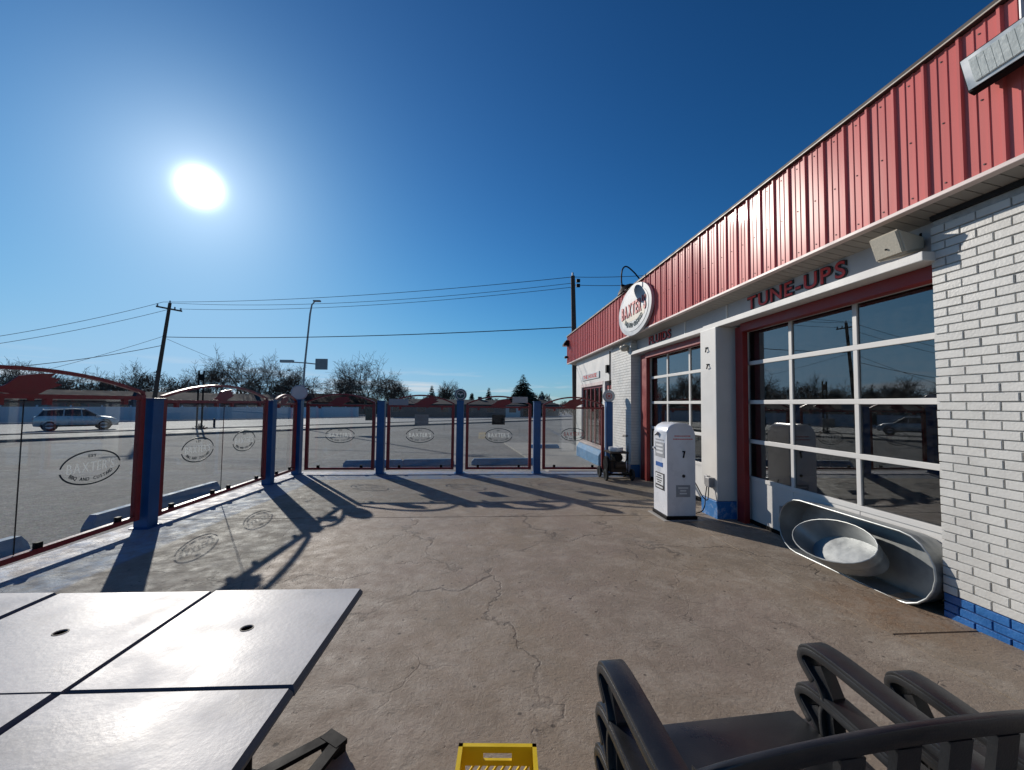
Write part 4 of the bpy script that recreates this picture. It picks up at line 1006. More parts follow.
ang = R(-1.2)   # row direction
ex = Vector((math.cos(ang), math.sin(ang), 0)); ey = Vector((-ex.y, ex.x, 0))
c0 = Vector((-.535, 1.975, 0))-ex*TW/2-ey*TW/2
lab = [[ 'white square table with a hole in its top, right end of the farther row', 'white square table with a hole in its top, middle of the farther row', 'white square table top cut by the left edge of the view, farther row'],
       ['white square table, right end of the row nearest the camera', 'white square table second from right in the row nearest the camera', 'white square table outside the frame at lower left']]
first = True
for r_ in range(2):
    for c in range(3):
        o = tproto if first else copy_tree(tproto); first = False
        p = c0-ex*(c*(TW+.006))-ey*(r_*(TW+.007)); o.location = (p.x, p.y, zp(p.y)-.015-.0035*((r_+c) % 2)); o.rotation_euler.z = ang
        tag(o, lab[r_][c], 'table', 'square patio tables set edge to edge')

# ------------------------------------------------------------------ black resin chairs, stacked
def soften(mb, off):
    bmesh.ops.remove_doubles(mb.bm, verts=list(mb.bm.verts), dist=1e-5); mb.bm.normal_update()
    es = [e for e in mb.bm.edges if len(e.link_faces) == 2 and e.calc_face_angle(0) > R(48)]
    bmesh.ops.bevel(mb.bm, geom=es, offset=off, segments=2, profile=.5, affect='EDGES', clamp_overlap=True)
def make_chair():
    c = empty('patio_chair', (0,0,0))
    hw = .275
    for sx in (-1, 1):
        x0, x1 = sx*hw, sx*(hw+.062)
        x0, x1 = min(x0, x1), max(x0, x1)
        pth = [(.235, .40), (.262, .47), (.268, .53), (.258, .565), (.275, .60), (.305, .625), (.328, .648), (.330, .668), (.312, .683), (.28, .688), (.22, .686), (.10, .674), (-.02, .664), (-.12, .662), (-.205, .672)]
        # smooth the path
        Q = []
        for i in range(len(pth)-1):
            a, b, c2, d2 = [Vector((*pth[max(0, min(len(pth)-1, i+k))], 0)) for k in (-1, 0, 1, 2)]
            for k in range(4):
                t = k/4; q = .5*((2*b)+(c2-a)*t+(2*a-5*b+4*c2-d2)*t*t+(3*b-a-3*c2+d2)*t**3); Q.append((q.x, q.y))
        Q.append(pth[-1])
        mb = MB(); mb.ribbon(Q, .012, x0, x1)
        xi = sx*(hw+.058)
        mb.ribbon([(y-.002, z-.013) for y, z in Q[18:]], .020, min(xi, xi+sx*.006), max(xi, xi+sx*.006))
        xi = sx*(hw+.004); mb.ribbon([(y-.002, z-.013) for y, z in Q[18:]], .020, min(xi, xi-sx*.006), max(xi, xi-sx*.006))
        soften(mb, .0035); mb.build('arm', M_PLAST, c, True)
        # front and rear legs
        mb = MB(); mb.ribbon([(.285, .0), (.262, .15), (.245, .30), (.236, .40)], .050, x0+.006, x1-.004); mb.ribbon([(.236, .40), (.252, .47), (.258, .53), (.255, .58), (.29, .64)], .034, x0+.014, x1-.012)
        mb.build('leg', M_PLAST, c)['kind'] = 'stuff'
        mb = MB(); mb.ribbon([(-.33, .0), (-.285, .20), (-.235, .42), (-.215, .55), (-.21, .665)], .042, x0+.004, x1-.004); soften(mb, .003); mb.build('leg', M_PLAST, c, True)
    mb = MB(); pts = [(.345, .425), (.362, .455), (.352, .472), (.30, .474), (.15, .462), (.0, .445), (-.12, .436), (-.19, .440)]
    mb.ribbon(pts, .010, -hw+.002, hw-.002); soften(mb, .003); mb.build('seat', M_PLAST, c, True)
    # backrest: top rail curved in plan and arched, slats below
    def bx(u): return u*(hw+.12)
    def by(u, h): return -.185-.022*h-.03*(1-u*u)*h
    def ztop(u): return .920-.060*abs(u)**2
    n = 24
    def bar(z0f, z1f, th, name):
        mb = MB(); V = []; Fc = []
        for i in range(n+1):
            u = -1+2*i/n
            for dz, dy in ((z0f(u), -th/2), (z1f(u), -th/2), (z1f(u), th/2), (z0f(u), th/2)):
                hh = (dz-.42)/.48; V.append((bx(u), by(u, hh)+dy, dz))
        for i in range(n):
            for k in range(4): Fc.append((i*4+k, i*4+(k+1) % 4, i*4+4+(k+1) % 4, i*4+4+k))
        Fc += [(0,1,2,3), tuple(n*4+k for k in (3,2,1,0))]
        mb._new(V, Fc); soften(mb, .003); mb.build(name, M_PLAST, c, True)
    bar(lambda u: ztop(u)-.030, ztop, .012, 'top_rail'); bar(lambda u: .44, lambda u: .475, .018, 'lower_rail')
    for k in range(9):
        u = -.88+1.76*k/8; zt = ztop(u)-.031; V = []; Fc = []; w = .020
        mb = MB(); m_ = 6
        for i in range(m_+1):
            z_ = .476+(zt-.476)*i/m_; hh = (z_-.42)/.48; y_ = by(u, hh)
            for dx, dy in ((-w, -.006), (w, -.006), (w, .006), (-w, .006)): V.append((bx(u)+dx, y_+dy, z_))
        for i in range(m_):
            for q in range(4): Fc.append((i*4+q, i*4+(q+1) % 4, i*4+4+(q+1) % 4, i*4+4+q))
        Fc += [(0,1,2,3), tuple(m_*4+q for q in (3,2,1,0))]
        mb._new(V, Fc); mb.build('slat', M_PLAST, c)
    return c
cproto = make_chair(); first = True
place = {0: ['topmost black resin chair of the nearer stack', 'black resin chair second from top in the nearer stack', 'lowest black resin chair of the nearer stack'],
         1: ['topmost black resin chair of the stack at the lower right corner', 'lowest black resin chair of the stack at the lower right corner']}
for si, (x, y, rz, n, pit) in enumerate([(.685, .822, R(4), 3, .115), (1.53, .815, R(2), 2, .16)]):
    for k in range(n):
        o = cproto if first else copy_tree(cproto); first = False
        lev = n-1-k
        o.location = (x, y-.012*lev, zp(y)-.022+lev*pit); o.rotation_euler.z = rz
        tag(o, place[si][k], 'chair', 'stacked black patio chairs')

# ------------------------------------------------------------------ yellow milk crate
cr_ = empty('milk_crate', (.075, 1.485, zp(1.5)-.012), 'yellow plastic milk crate standing on the concrete', 'crate', rz=R(-4))
h = .150; zt = .28
def crate_wall(o, e1, nrm, name):
    """wall with handle slot and diagonal lattice; o = middle of the wall at floor level"""
    o, e1, nrm = Vector(o), Vector(e1), Vector(nrm); e2 = Vector((0,0,1)); th = .0055
    mb = MB()
    def bx_(u0, u1, z0, z1, t=th): mb.obox(o+e1*((u0+u1)/2)+e2*((z0+z1)/2)-nrm*t, e1*((u1-u0)/2), nrm*t, e2*((z1-z0)/2))
    bx_(-h, h, .262, zt, .008)                       # rim
    bx_(-h+.002, -h+.026, .012, .262); bx_(h-.026, h-.002, .012, .262)
    bx_(-h+.026, -.055, .225, .262); bx_(.055, h-.026, .225, .262); bx_(-h+.026, h-.026, .205, .225); bx_(-.055, .055, .252, .262)
    bx_(-h+.026, h-.026, .10, .112); bx_(-h+.026, h-.026, .012, .03)
    for k in range(-2, 9):
        for z0, z1 in ((.112, .205), (.03, .10)):
            u0 = -h+.03*k; u1 = u0+.06; a0, a1 = max(u0, -h+.026), min(u1, h-.026)
            if a1-a0 < .012: continue
            f0, f1 = (a0-u0)/.06, (a1-u0)/.06
            p0 = o+e1*a0+e2*(z0+(z1-z0)*f0)-nrm*th; p1 = o+e1*a1+e2*(z0+(z1-z0)*f1)-nrm*th
            dv = (p1-p0); L = dv.length; dv.normalize(); mb.obox((p0+p1)/2, dv*(L/2), nrm*.004, dv.cross(nrm)*.0035)
    ob_ = mb.build(name, M_YEL, cr_); ob_['kind'] = 'stuff'
crate_wall((0, h, 0), (1,0,0), (0,1,0), 'side_wall'); crate_wall((0, -h, 0), (1,0,0), (0,-1,0), 'side_wall')
crate_wall((h, 0, 0), (0,1,0), (1,0,0), 'side_wall'); crate_wall((-h, 0, 0), (0,1,0), (-1,0,0), 'side_wall')
mb = MB()
for k in range(9): mb.box((-h+.012, -h+.02+k*.0325, .004), (h-.012, -h+.03+k*.0325, .012)); mb.box((-h+.02+k*.0325, -h+.012, .006), (-h+.03+k*.0325, h-.012, .0115))
mb.build('bottom_grid', M_YEL, cr_)['kind'] = 'stuff'

# ------------------------------------------------------------------ cars in the street
def make_car(paint):
    """about 4.6 m long, facing +x, origin on the ground at the middle"""
    c = empty('car', (0,0,0))
    ST = [(-2.25, .50, .86, .80), (-2.20, .34, 1.04, .86), (-1.9, .30, 1.12, .90), (-1.2, .28, 1.12, .92), (-.2, .28, 1.10, .925), (.8, .28, 1.08, .92), (1.35, .29, 1.04, .90), (1.85, .31, .96, .86), (2.2, .38, .78, .74), (2.30, .48, .66, .62)]
    mb = MB(); V = []; Fc = []; n = 8
    for x, zb_, zt_, hw in ST:
        for fy, fz in ((-.94, 0), (-1, .25), (-1, .62), (-.93, .97), (-.0, 1.03), (.93, .97), (1, .62), (1, .25)): V.append((x, hw*fy, zb_+(zt_-zb_)*fz))
    for i in range(len(ST)-1):
        for k in range(n): Fc.append((i*n+k, i*n+(k+1) % n, (i+1)*n+(k+1) % n, (i+1)*n+k))
    Fc += [tuple(range(n)), tuple(reversed(range((len(ST)-1)*n, len(ST)*n)))]
    mb._new(V, Fc); bd = mb.build('body', paint, c, True)
    # cabin: pillars and roof in paint, windows as glass
    G = [(-2.12, 1.0, .84), (-1.78, 1.54, .66), (-.2, 1.64, .68), (.35, 1.60, .66), (1.22, 1.0, .84)]
    mb = MB(); V = []
    for x, z_, hw in G: V += [(x, -hw, z_), (x, hw, z_)]
    mb._new(V, [(0, 2, 3, 1), (2, 4, 5, 3), (4, 6, 7, 5), (6, 8, 9, 7)]); bmesh.ops.solidify(mb.bm, geom=list(mb.bm.faces), thickness=-.04) if False else None
    rf = MB(); V = []
    for x, z_, hw in G[1:4]: V += [(x, -hw, z_), (x, hw, z_), (x, -hw, z_-.05), (x, hw, z_-.05)]
    F_ = []
    for i in range(2): a = i*4; F_ += [(a, a+4, a+5, a+1), (a+2, a+3, a+7, a+6), (a, a+2, a+6, a+4), (a+1, a+5, a+7, a+3)]
    F_ += [(0, 1, 3, 2), (8, 10, 11, 9)]; rf._new(V, F_); rf.build('roof', paint, c)
    cab = MB(); V = []
    for x, z_, hw in G: V += [(x, -hw+.015, z_-.02), (x, hw-.015, z_-.02)]
    zb_ = .97
    V += [(-1.72, -.84, zb_), (-1.72, .84, zb_), (-.2, -.86, zb_), (-.2, .86, zb_), (.55, -.86, zb_), (.55, .86, zb_)]
    cab._new(V, [(0, 2, 3, 1), (2, 4, 5, 3), (4, 6, 7, 5), (6, 8, 9, 7), (0, 10, 2), (10, 12, 4, 2), (12, 14, 6, 4), (14, 8, 6), (1, 3, 11), (3, 5, 13, 11), (5, 7, 15, 13), (7, 9, 15)])
    cab.build('window', M_WIN, c)
    for sy in (-1, 1):
        for (xa, za, wa, xb, zb2, wb) in ((-2.12, 1.0, .845, -1.76, 1.56, .668), (1.24, 1.0, .845, .35, 1.62, .668), (-.75, .97, .865, -.72, 1.64, .68), (.22, .97, .865, .15, 1.65, .675)):
            p = MB(); p.tube([(xa, sy*wa, za), (xb, sy*wb, zb2)], .035, 6); p.build('pillar', paint, c)
    for x in (-1.42, 1.42):
        for sy in (-1, 1):
            wheel(c, (x, sy*.80, .36), .36, .24, (0, 1, 0), M_RIM)
            a = MB(); a.lathe([(.44, -.02), (.45, .0), (.44, .02), (.36, .02)], (x, sy*.915, .40), (0, 1, 0), 20); a.build('wheel_arch', M_BLACK, c)
    for sy in (-1, 1):
        a = MB(); a.box((2.10, sy*.50, .68), (2.24, sy*.72, .78), .02); a.build('headlight', M_LAMP, c)
        a = MB(); a.box((-2.24, sy*.60, .72), (-2.14, sy*.80, .95), .02); a.build('tail_light', M_REDL, c)
        a = MB(); a.box((.95, sy*.90, .98), (1.15, sy*1.06, 1.10), .02); a.build('mirror', paint, c)
        a = MB(); a.box((-1.9, sy*.885, .30), (1.9, sy*.915, .40), .01); a.build('sill', M_BLACK, c)
        for xx in (-.62, .42): a = MB(); a.box((xx, sy*.925, .84), (xx+.18, sy*.945, .87)); a.build('door_handle', paint, c)
    a = MB(); a.box((2.22, -.45, .50), (2.31, .45, .62), .01); a.build('grille', M_BLACK, c)
    a = MB(); a.box((2.0, -.70, .32), (2.27, .70, .44), .02); a.build('bumper', M_BLACK, c)
    return c
suv = make_car(M_CARS); p = st(46.2, 4.0); suv.location = (-31.3, 34.1, zn(46.2)+.02); suv.rotation_euler.z = R(45)
tag(suv, 'silver sport utility car driving right along the street behind the fence', 'car', 'cars in the street')
car2 = copy_tree(suv); car2.location = (-39.6, 32.6, zn(51)+.02)
for ch in car2.children_recursive:
    if ch.data and ch.data.materials and ch.data.materials[0] == M_CARS:
        ch.data = ch.data.copy(); ch.data.materials[0] = M_CARW
tag(car2, 'pale car at the left edge, half hidden behind the silver one', 'car', 'cars in the street')

# ------------------------------------------------------------------ poles, wires and signs
def pole_dir(px, Zc):
    """ground point seen at picture column px and at distance Zc along the view"""
    a = (px-512)/F*Zc; return Vector((rt.x*a+fw.x*Zc, rt.y*a+fw.y*Zc, 0))
def at_px(px, py, Zc):
    return Vector((0,0,CAMZ))+(fw+rt*((px-512)/F)-up*((py-385)/F))*Zc
def utility_pole(base, top, label, arms):
    p = empty('utility_pole', base, label, 'utility pole', 'utility poles'); d = top-base
    mb = MB(); mb.tube([Vector((0,0,-.4)), d*.5, d], .17, 10, r2=.11); mb.build('pole', M_WOOD, p, True)
    for (f, half, dirv) in arms:
        c = d*f; dirv = dirv.normalized()
        mb = MB(); mb.obox(c, dirv*half, Vector((-dirv.y, dirv.x, 0)).normalized()*.05, (0,0,.06)); mb.build('crossarm', M_WOOD, p)
        for s_ in (-.92, .92, .45):
            mb = MB(); mb.tube([c+dirv*half*s_+Vector((0,0,.06)), c+dirv*half*s_+Vector((0,0,.22))], .05, 6); mb.build('insulator', M_GREYM, p)
    mb = MB(); mb.tube([d, d+Vector((0,0,.18))], .05, 6); mb.build('insulator', M_GREYM, p)
    return p
Z1 = 31.5
b1 = pole_dir(151.5, Z1); b1.z = zl(b1.x, b1.y); t1 = at_px(170, 303, Z1-.4)
utility_pole(b1, t1, 'leaning wooden utility pole with a crossarm across the street side of the lot', [(.955, 1.0, Vector((rt.x, rt.y, -.18)))])
mb = MB()
Z2 = 21.5
b2 = pole_dir(576.5, Z2); b2.z = zl(b2.x, b2.y)-.1; t2 = at_px(572.8, 276, Z2)
p2 = utility_pole(b2, t2, 'tall dark utility pole rising behind the far end of the building', [])
for f_ in (.955, .985):
    mb = MB(); mb.box((-.03, -.06, (t2-b2).z*f_-.12), (.16, .06, (t2-b2).z*f_+.05)); mb.build('bracket', M_BLACK, p2)
def wire(a, b, sag, label, r=.016):
    mb = MB(); pts = []
    for i in range(25):
        t = i/24; p = a.lerp(b, t); p.z -= sag*4*t*(1-t); pts.append(p)
    mb.tube(pts, r, 5, False); o = mb.build('overhead_wire', M_WIRE); tag(o, label, 'wire', 'overhead wires')
wire(at_px(163, 302, Z1), at_px(572.5, 277, Z2), .35, 'topmost overhead wire between the leaning pole and the tall dark pole')
wire(at_px(170, 303, Z1), at_px(573.5, 283, Z2), .55, 'second overhead wire from the leaning pole top to the tall dark pole', .014)
wire(at_px(179, 309, Z1), at_px(574, 287, Z2), .45, 'third overhead wire between the right tip of the crossarm and the tall dark pole', .014)
wire(at_px(166, 337, Z1), at_px(573.5, 327, Z2), .25, 'lower overhead cable between the two utility poles', .026)
wire(at_px(163, 302, Z1), at_px(-60, 345, 24), .25, 'upper overhead wire running left from the leaning pole')
wire(at_px(170, 309, Z1), at_px(-60, 352, 24), .25, 'second overhead wire running left from the leaning pole')
wire(at_px(164, 336, Z1), at_px(-60, 394, 27), .25, 'thin cable falling left from the middle of the leaning pole', .014)
wire(at_px(164, 345, Z1), at_px(-60, 372, 24), .3, 'lowest cable running left from the leaning pole', .022)
wire(at_px(167, 339, Z1), at_px(250, 372, 52), .1, 'guy cable slanting right and down from the leaning pole', .014)
wire(at_px(572.8, 277, Z2), at_px(700, 271, 17), .1, 'overhead wire running right from the tall dark pole over the roof', .014)
wire(at_px(574, 285, Z2), at_px(700, 281, 17), .1, 'lower wire running right from the tall dark pole over the roof', .014)
# street light with an arm sign
Z3 = 33.0
b3 = pole_dir(302, Z3); b3.z = zl(b3.x, b3.y); t3 = at_px(311.5, 301, Z3); sl = empty('street_light', b3, 'slender steel street light carrying a square sign on its arm', 'street light'); d3 = t3-b3
ax3 = Vector((rt.x, rt.y, 0)).normalized()
mb = MB(); mb.tube([(0,0,-.2), d3*.5+ax3*-.1, d3*.9-ax3*.02, d3*.97+ax3*.06, d3+ax3*.3], .09, 8, r2=.05); mb.build('mast', M_STEELP, sl, True)
mb = MB(); mb.obox(d3+ax3*.45, ax3*.28, Vector((-ax3.y, ax3.x, 0))*.12, (0,0,.06)); mb.build('lamp_head', M_STEELP, sl)
def rel(px, py): return at_px(px, py, Z3)-b3
mb = MB(); mb.tube([rel(283, 361.5), rel(306, 363), rel(320, 364.5)], .05, 6); mb.build('arm', M_STEELP, sl)
mb = MB(); q = rel(287, 361.3); mb.obox(q, ax3*.52, Vector((-ax3.y, ax3.x, 0))*.14, (0,0,.11)); mb.build('lamp_head', M_GREYM, sl)
mb = MB(); q = rel(321.5, 364.2); mb.obox(q, ax3*.48, Vector((-ax3.y, ax3.x, 0))*.06, (0,0,.44)); mb.build('sign_panel', M_STEELP, sl)
# two-legged road sign seen edge-on, low plants at its foot
b4 = pole_dir(201, 29.5); b4.z = zl(b4.x, b4.y); sg4 = empty('road_sign', b4, 'road sign on two thin posts at the edge of the parking lot', 'sign')
for s_ in (-.17, .17):
    mb = MB(); mb.box((s_-.04, -.04, -.1), (s_+.04, .04, 4.4)); mb.build('post', M_BLACK, sg4)
mb = MB(); mb.box((-.135, -.03, 3.7), (.135, .03, 4.15)); mb.build('panel', M_BLACK, sg4)
mb = MB()
for k in range(60):
    a = random.uniform(0, 6.28); r_ = random.uniform(.05, .5); v = Vector((math.cos(a)*r_, math.sin(a)*r_, random.uniform(.2, .7)*(1-r_)))
    mb.tube([(math.cos(a)*.05, math.sin(a)*.05, 0), v], .02, 3)
pl = mb.build('shrub', M_HEDGE); pl.location = b4+Vector((.4, -.5, .0)); tag(pl, 'low dry shrub at the foot of the two-post road sign', 'shrub'); pl['kind'] = 'stuff'
b5 = pole_dir(216, 31); b5.z = zn(32)+.1; bo = MB(); bo.tube([(0,0,0), (0,0,.62)], .075, 8); bo.lathe([(.08, .60), (.085, .64), (.05, .69), (0, .70)], (0,0,0), (0,0,1), 8); bo = bo.build('bollard', M_BLACK); bo.location = b5; tag(bo, 'short dark bollard on the sidewalk beyond the second glass screen', 'bollard')

# ------------------------------------------------------------------ across the street: pale fence, houses
wf_ = empty('vinyl_fence', st(66.5, 0, -1.04), 'long pale vinyl fence along the far side of the street', 'fence')
t = -16.0
pm = MB(); pm.box((-1.15, -.02, .06), (1.15, .02, 1.72)); 
for k in range(9): pm.box((-1.13+k*.252, -.035, .12), (-.92+k*.252, -.021, 1.66))
pmesh = pm.mesh('panel'); pmesh.materials.append(M_FENCEW)
qm = MB(); qm.box((-.07, -.07, 0), (.07, .07, 1.80)); qm.lathe([(.10, 1.80), (.10, 1.83), (0, 1.92)], (0,0,0), (0,0,1), 4); qmesh = qm.mesh('post'); qmesh.materials.append(M_FENCEW)
while t < 36.6:
    o = link('panel', pmesh, wf_); o.location = (SQ*t, SQ*t, 0); o.rotation_euler.z = R(45)
    o = link('post', qmesh, wf_); o.location = (SQ*(t-1.22), SQ*(t-1.22), 0); o.rotation_euler.z = R(45); t += 2.44
def house(px, Zc, L, D, hw, hr, rz, roofm, wallm, label, zb=-1.04, windows=4, garage=False, chim=True):
    p = pole_dir(px, Zc); p.z = zb; h_ = empty('house', p, label, 'house', 'houses beyond the street', rz)
    mb = MB(); mb.box((-L/2, -D/2, -.2), (L/2, D/2, hw)); mb.build('wall', wallm, h_)
    mb = MB(); e = .5; V = [(-L/2-e, -D/2-e, hw), (L/2+e, -D/2-e, hw), (L/2+e, D/2+e, hw), (-L/2-e, D/2+e, hw), (-L/2+D*.42, 0, hw+hr), (L/2-D*.42, 0, hw+hr),
      (-L/2-e, -D/2-e, hw-.15), (L/2+e, -D/2-e, hw-.15), (L/2+e, D/2+e, hw-.15), (-L/2-e, D/2+e, hw-.15)]
    mb._new(V, [(0,1,5,4), (1,2,5), (2,3,4,5), (3,0,4), (0,6,7,1), (1,7,8,2), (2,8,9,3), (3,9,6,0), (6,9,8,7)]); rf = mb.build('roof', roofm, h_)
    if chim: mb = MB(); mb.box((L*.18, -.3, hw+hr*.5), (L*.18+.7, .4, hw+hr+.6)); mb.build('chimney', M_SIDINGD, rf)
    for k in range(windows):
        x = -L/2+L*(k+.5)/windows
        wm = MB(); wm.box((x-.75, -D/2-.04, .9), (x+.75, -D/2+.02, 2.1)); w_ = wm.build('window', M_SIDING, h_)
        gm_ = MB(); gm_.box((x-.66, -D/2-.06, .98), (x+.66, -D/2-.041, 2.02)); gm_.build('pane', M_WIN, w_)
    if garage: mb = MB(); mb.box((L/2-3.4, -D/2-.05, 0), (L/2-.6, -D/2+.02, 2.2)); mb.build('garage_door', M_SIGNW, h_)
    return h_
A45 = R(45)
house(100, 62, 22, 9, 2.4, 1.5, A45, M_SHING, M_SIDING, 'low ranch house with a grey hip roof behind the silver car')
house(225, 74, 26, 10, 2.3, 1.6, R(42), M_SHING, M_SIDINGD, 'long low house with a dark grey roof behind the second glass screen')
house(330, 92, 22, 10, 2.5, 1.9, R(30), M_SHINGR, M_SIDING, 'house with a dull red roof left of the middle trees')
house(455, 78, 25, 9, 2.4, .9, R(8), M_SHING, M_SIDINGD, 'low grey building right of the middle trees, behind the two noticed glass screens', -1.0, 6, True)
house(530, 88, 12, 9, 2.5, 1.2, R(-8), M_SHING, M_SIDING, 'small house with a grey roof at the foot of the tall spruce', -1.0)
house(0, 72, 16, 9, 2.6, 2.0, A45, M_SHINGR, M_SIDINGD, 'dark roofed house at the left edge behind the street')

# ------------------------------------------------------------------ trees
def bare_tree(px, Zc, H_, spread, label, seed, zb=-1.04, lev=5, rz=None):
    rnd = random.Random(seed); p = pole_dir(px, Zc); p.z = zb
    root = empty('bare_tree', p, label, 'tree', 'bare winter trees beyond the street')
    tr = MB(); br = []
    def grow(a, d, L, r, l):
        b = a+d*L; mid = (a+b)/2+Vector((rnd.uniform(-1,1), rnd.uniform(-1,1), rnd.uniform(-.5,.5)))*L*.08
        br.append((a, mid, b, r, r*.66, l))
        if l == 0: return
        k = rnd.choice((3, 4)) if l > 1 else 5
        for i in range(k):
            az = rnd.uniform(0, 6.283); tilt = (rnd.uniform(.15, .55) if i == 0 else rnd.uniform(.50, 1.25))*spread
            h_ = Vector((1,0,0)) if abs(d.x) < .8 else Vector((0,1,0)); e1 = d.cross(h_).normalized(); e2 = d.cross(e1)
            nd = (d*math.cos(tilt)+(e1*math.cos(az)+e2*math.sin(az))*math.sin(tilt)); nd.z += .05*rnd.random(); nd.normalize()
            s0 = 1.0 if i == 0 else rnd.uniform(.35, .95); grow(a.lerp(b, s0), nd, L*(rnd.uniform(.75, .95) if i == 0 else rnd.uniform(.6, .86)), r*(.66 if i == 0 else rnd.uniform(.4, .6)), l-1)
    L0 = H_*.20
    tr.tube([(0,0,-.2), (rnd.uniform(-.1,.1), 0, L0*.55), (0, 0, L0)], H_*.024, 8, r2=H_*.018)
    tr.build('trunk', M_BARK, root)
    k0 = rnd.choice((3, 4))
    for i in range(k0):
        az = 6.283*i/k0+rnd.uniform(-.5, .5); tl = rnd.uniform(.15, .65)*spread
        grow(Vector((0,0,L0*rnd.uniform(.7, 1))), Vector((math.sin(tl)*math.cos(az), math.sin(tl)*math.sin(az), math.cos(tl))), H_*rnd.uniform(.19, .26), H_*.013, lev)
    V = []; Fc = []
    for a, m_, b, r1, r2, l in br:
        pts = [(a, r1), (b, r2)] if l < 3 else [(a, r1), (m_, (r1+r2)/2), (b, r2)]
        d = (b-a).normalized(); h_ = Vector((0,0,1)) if abs(d.z) < .9 else Vector((1,0,0)); e1 = d.cross(h_).normalized(); e2 = d.cross(e1); o_ = len(V)
        for q, r_ in pts:
            r_ = max(r_, .021)
            for k in range(3): V.append(q+(e1*math.cos(2.094*k)+e2*math.sin(2.094*k))*r_)
        for i in range(len(pts)-1):
            for k in range(3): Fc.append((o_+i*3+k, o_+i*3+(k+1) % 3, o_+i*3+3+(k+1) % 3, o_+i*3+3+k))
    me = bpy.data.meshes.new('crown'); me.from_pydata([tuple(v) for v in V], [], Fc); me.materials.append(M_BARK); o = link('crown', me, root); return root
def conifer(px, Zc, H_, wid, label, seed, zb=-1.04):
    rnd = random.Random(seed); p = pole_dir(px, Zc); p.z = zb
    root = empty('conifer', p, label, 'tree', 'dark conifers beyond the street')
    mb = MB(); mb.tube([(0,0,-.2), (0,0,H_*.98)], H_*.018, 6, r2=.02); mb.build('trunk', M_BARK, root)
    V = []; Fc = []; z_ = H_*.07
    while z_ < H_*.99:
        f_ = 1-z_/H_; rr = wid*(f_**.85)*rnd.uniform(.78, 1.12)+.05; nb_ = max(6, int(16*f_+6))
        for i in range(nb_):
            az = rnd.uniform(0, 6.283); L = rr*rnd.uniform(.65, 1.1); dz = -L*rnd.uniform(.12, .42); d = Vector((math.cos(az), math.sin(az), 0)); s_ = Vector((-d.y, d.x, 0))
            m_ = max(3, int(L*4))
            for k in range(m_):
                t = (k+.4)/m_; q = d*L*t+Vector((0, 0, z_+dz*t*t+.18*L*t*(1-t)))
                for sd in (-1, 1, 0):
                    ln = (.20*L+.26)*(1.15-t*.6); v = (d*.75+s_*sd*.85).normalized()*ln+Vector((0, 0, rnd.uniform(-.35, .1)*ln)); w_ = Vector((rnd.uniform(-1,1), rnd.uniform(-1,1), rnd.uniform(-.4,.4))).normalized()*ln*.30
                    o_ = len(V); V += [q-w_, q+w_, q+v]; Fc.append((o_, o_+1, o_+2))
        z_ += H_*.026*rnd.uniform(.8, 1.2)
    me = bpy.data.meshes.new('crown'); me.from_pydata([tuple(v) for v in V], [], Fc); me.materials.append(M_CONIF); link('crown', me, root)
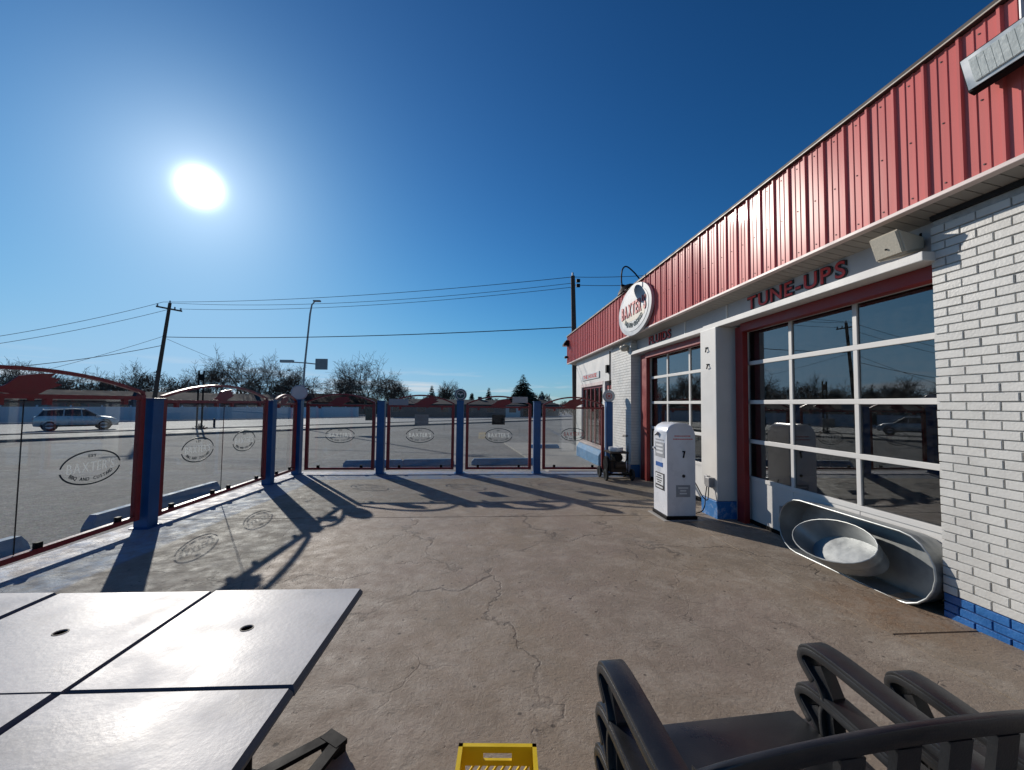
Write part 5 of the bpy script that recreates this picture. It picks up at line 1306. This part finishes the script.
bt = [(214, 88, 11.5, 1.0, 'bare tree left of the tallest bare tree, above the second glass screen'), (240, 92, 13.5, 1.0, 'tallest bare tree in the clump above the second glass screen'), (268, 90, 11.0, 1.0, 'bare tree right of the tallest one, next to the street light'),
      (296, 96, 10.5, .95, 'bare tree directly behind the street light'), (342, 92, 11.0, 1.1, 'bare tree just right of the street light sign'), (366, 88, 11.8, 1.15, 'broad bare tree with a dense crown right of the street light'), (390, 94, 9.5, 1.1, 'low bare tree at the right edge of the broad clump'),
      (448, 100, 7.0, .95, 'thin pale bare tree between the small conifers'),
      (186, 100, 9.0, .95, 'low bare tree just right of the leaning pole'), (138, 96, 9.0, 1.0, 'low bare tree left of the leaning pole'), (108, 92, 9.2, 1.05, 'spreading low bare tree over the grey roof'), (74, 88, 8.4, 1.0, 'small bare tree above the silver car'), (40, 90, 8.8, 1.0, 'bare tree over the bonnet end of the pale car'), (10, 84, 9.4, 1.1, 'bare tree at the left edge of the view'), (-35, 84, 9.5, 1.0, 'bare tree outside the left edge')]
for i, (px, Zc, H_, sp_, lb) in enumerate(bt): bare_tree(px, Zc, H_*1.12, sp_, lb, 100+i, lev=5)
cf = [(523, 84, 8.9, 5.2, 'tall dark spruce, the largest conifer, left of the building'), (542, 92, 5.6, 2.6, 'small conifer at the right foot of the tall spruce'), (489, 92, 6.3, 2.2, 'slim conifer between the two noticed glass screens and the tall spruce'), (472, 88, 5.0, 2.2, 'short dark conifer beside the green round sign'), (432, 92, 6.6, 2.4, 'dark conifer above the panel with the light notice'),
      (102, 100, 8.0, 2.2, 'dark conifer among the low trees left of the leaning pole')]
for i, (px, Zc, H_, w_, lb) in enumerate(cf): conifer(px, Zc, H_, w_, lb, 50+i)
# brushy hedge mass behind the houses
V = []; Fc = []; rnd = random.Random(5)
for k in range(34000):
    px = rnd.uniform(-160, 575); Zc = rnd.uniform(98, 125); p = pole_dir(px, Zc)
    hmax = 5.6+1.2*math.sin(px*.05)+.9*math.sin(px*.13+1)+.7*math.sin(px*.37)+(1.8 if px < 190 else 0)-(2.4 if px > 408 else 0); h0 = rnd.uniform(0, 1)**.8*hmax
    q = Vector((p.x, p.y, -1.04+h0)); v = Vector((rnd.uniform(-1,1), rnd.uniform(-1,1), rnd.uniform(.1,1.6)))*rnd.uniform(.3, .8); w_ = Vector((rnd.uniform(-1,1), rnd.uniform(-1,1), rnd.uniform(-1,1)))*.12
    o_ = len(V); V += [q-w_, q+w_, q+v]; Fc.append((o_, o_+1, o_+2))
me = bpy.data.meshes.new('brush'); me.from_pydata([tuple(v) for v in V], [], Fc); me.materials.append(M_HEDGE); o = link('brush', me); tag(o, 'brown winter brush massed behind the houses', 'brush', kind='stuff')
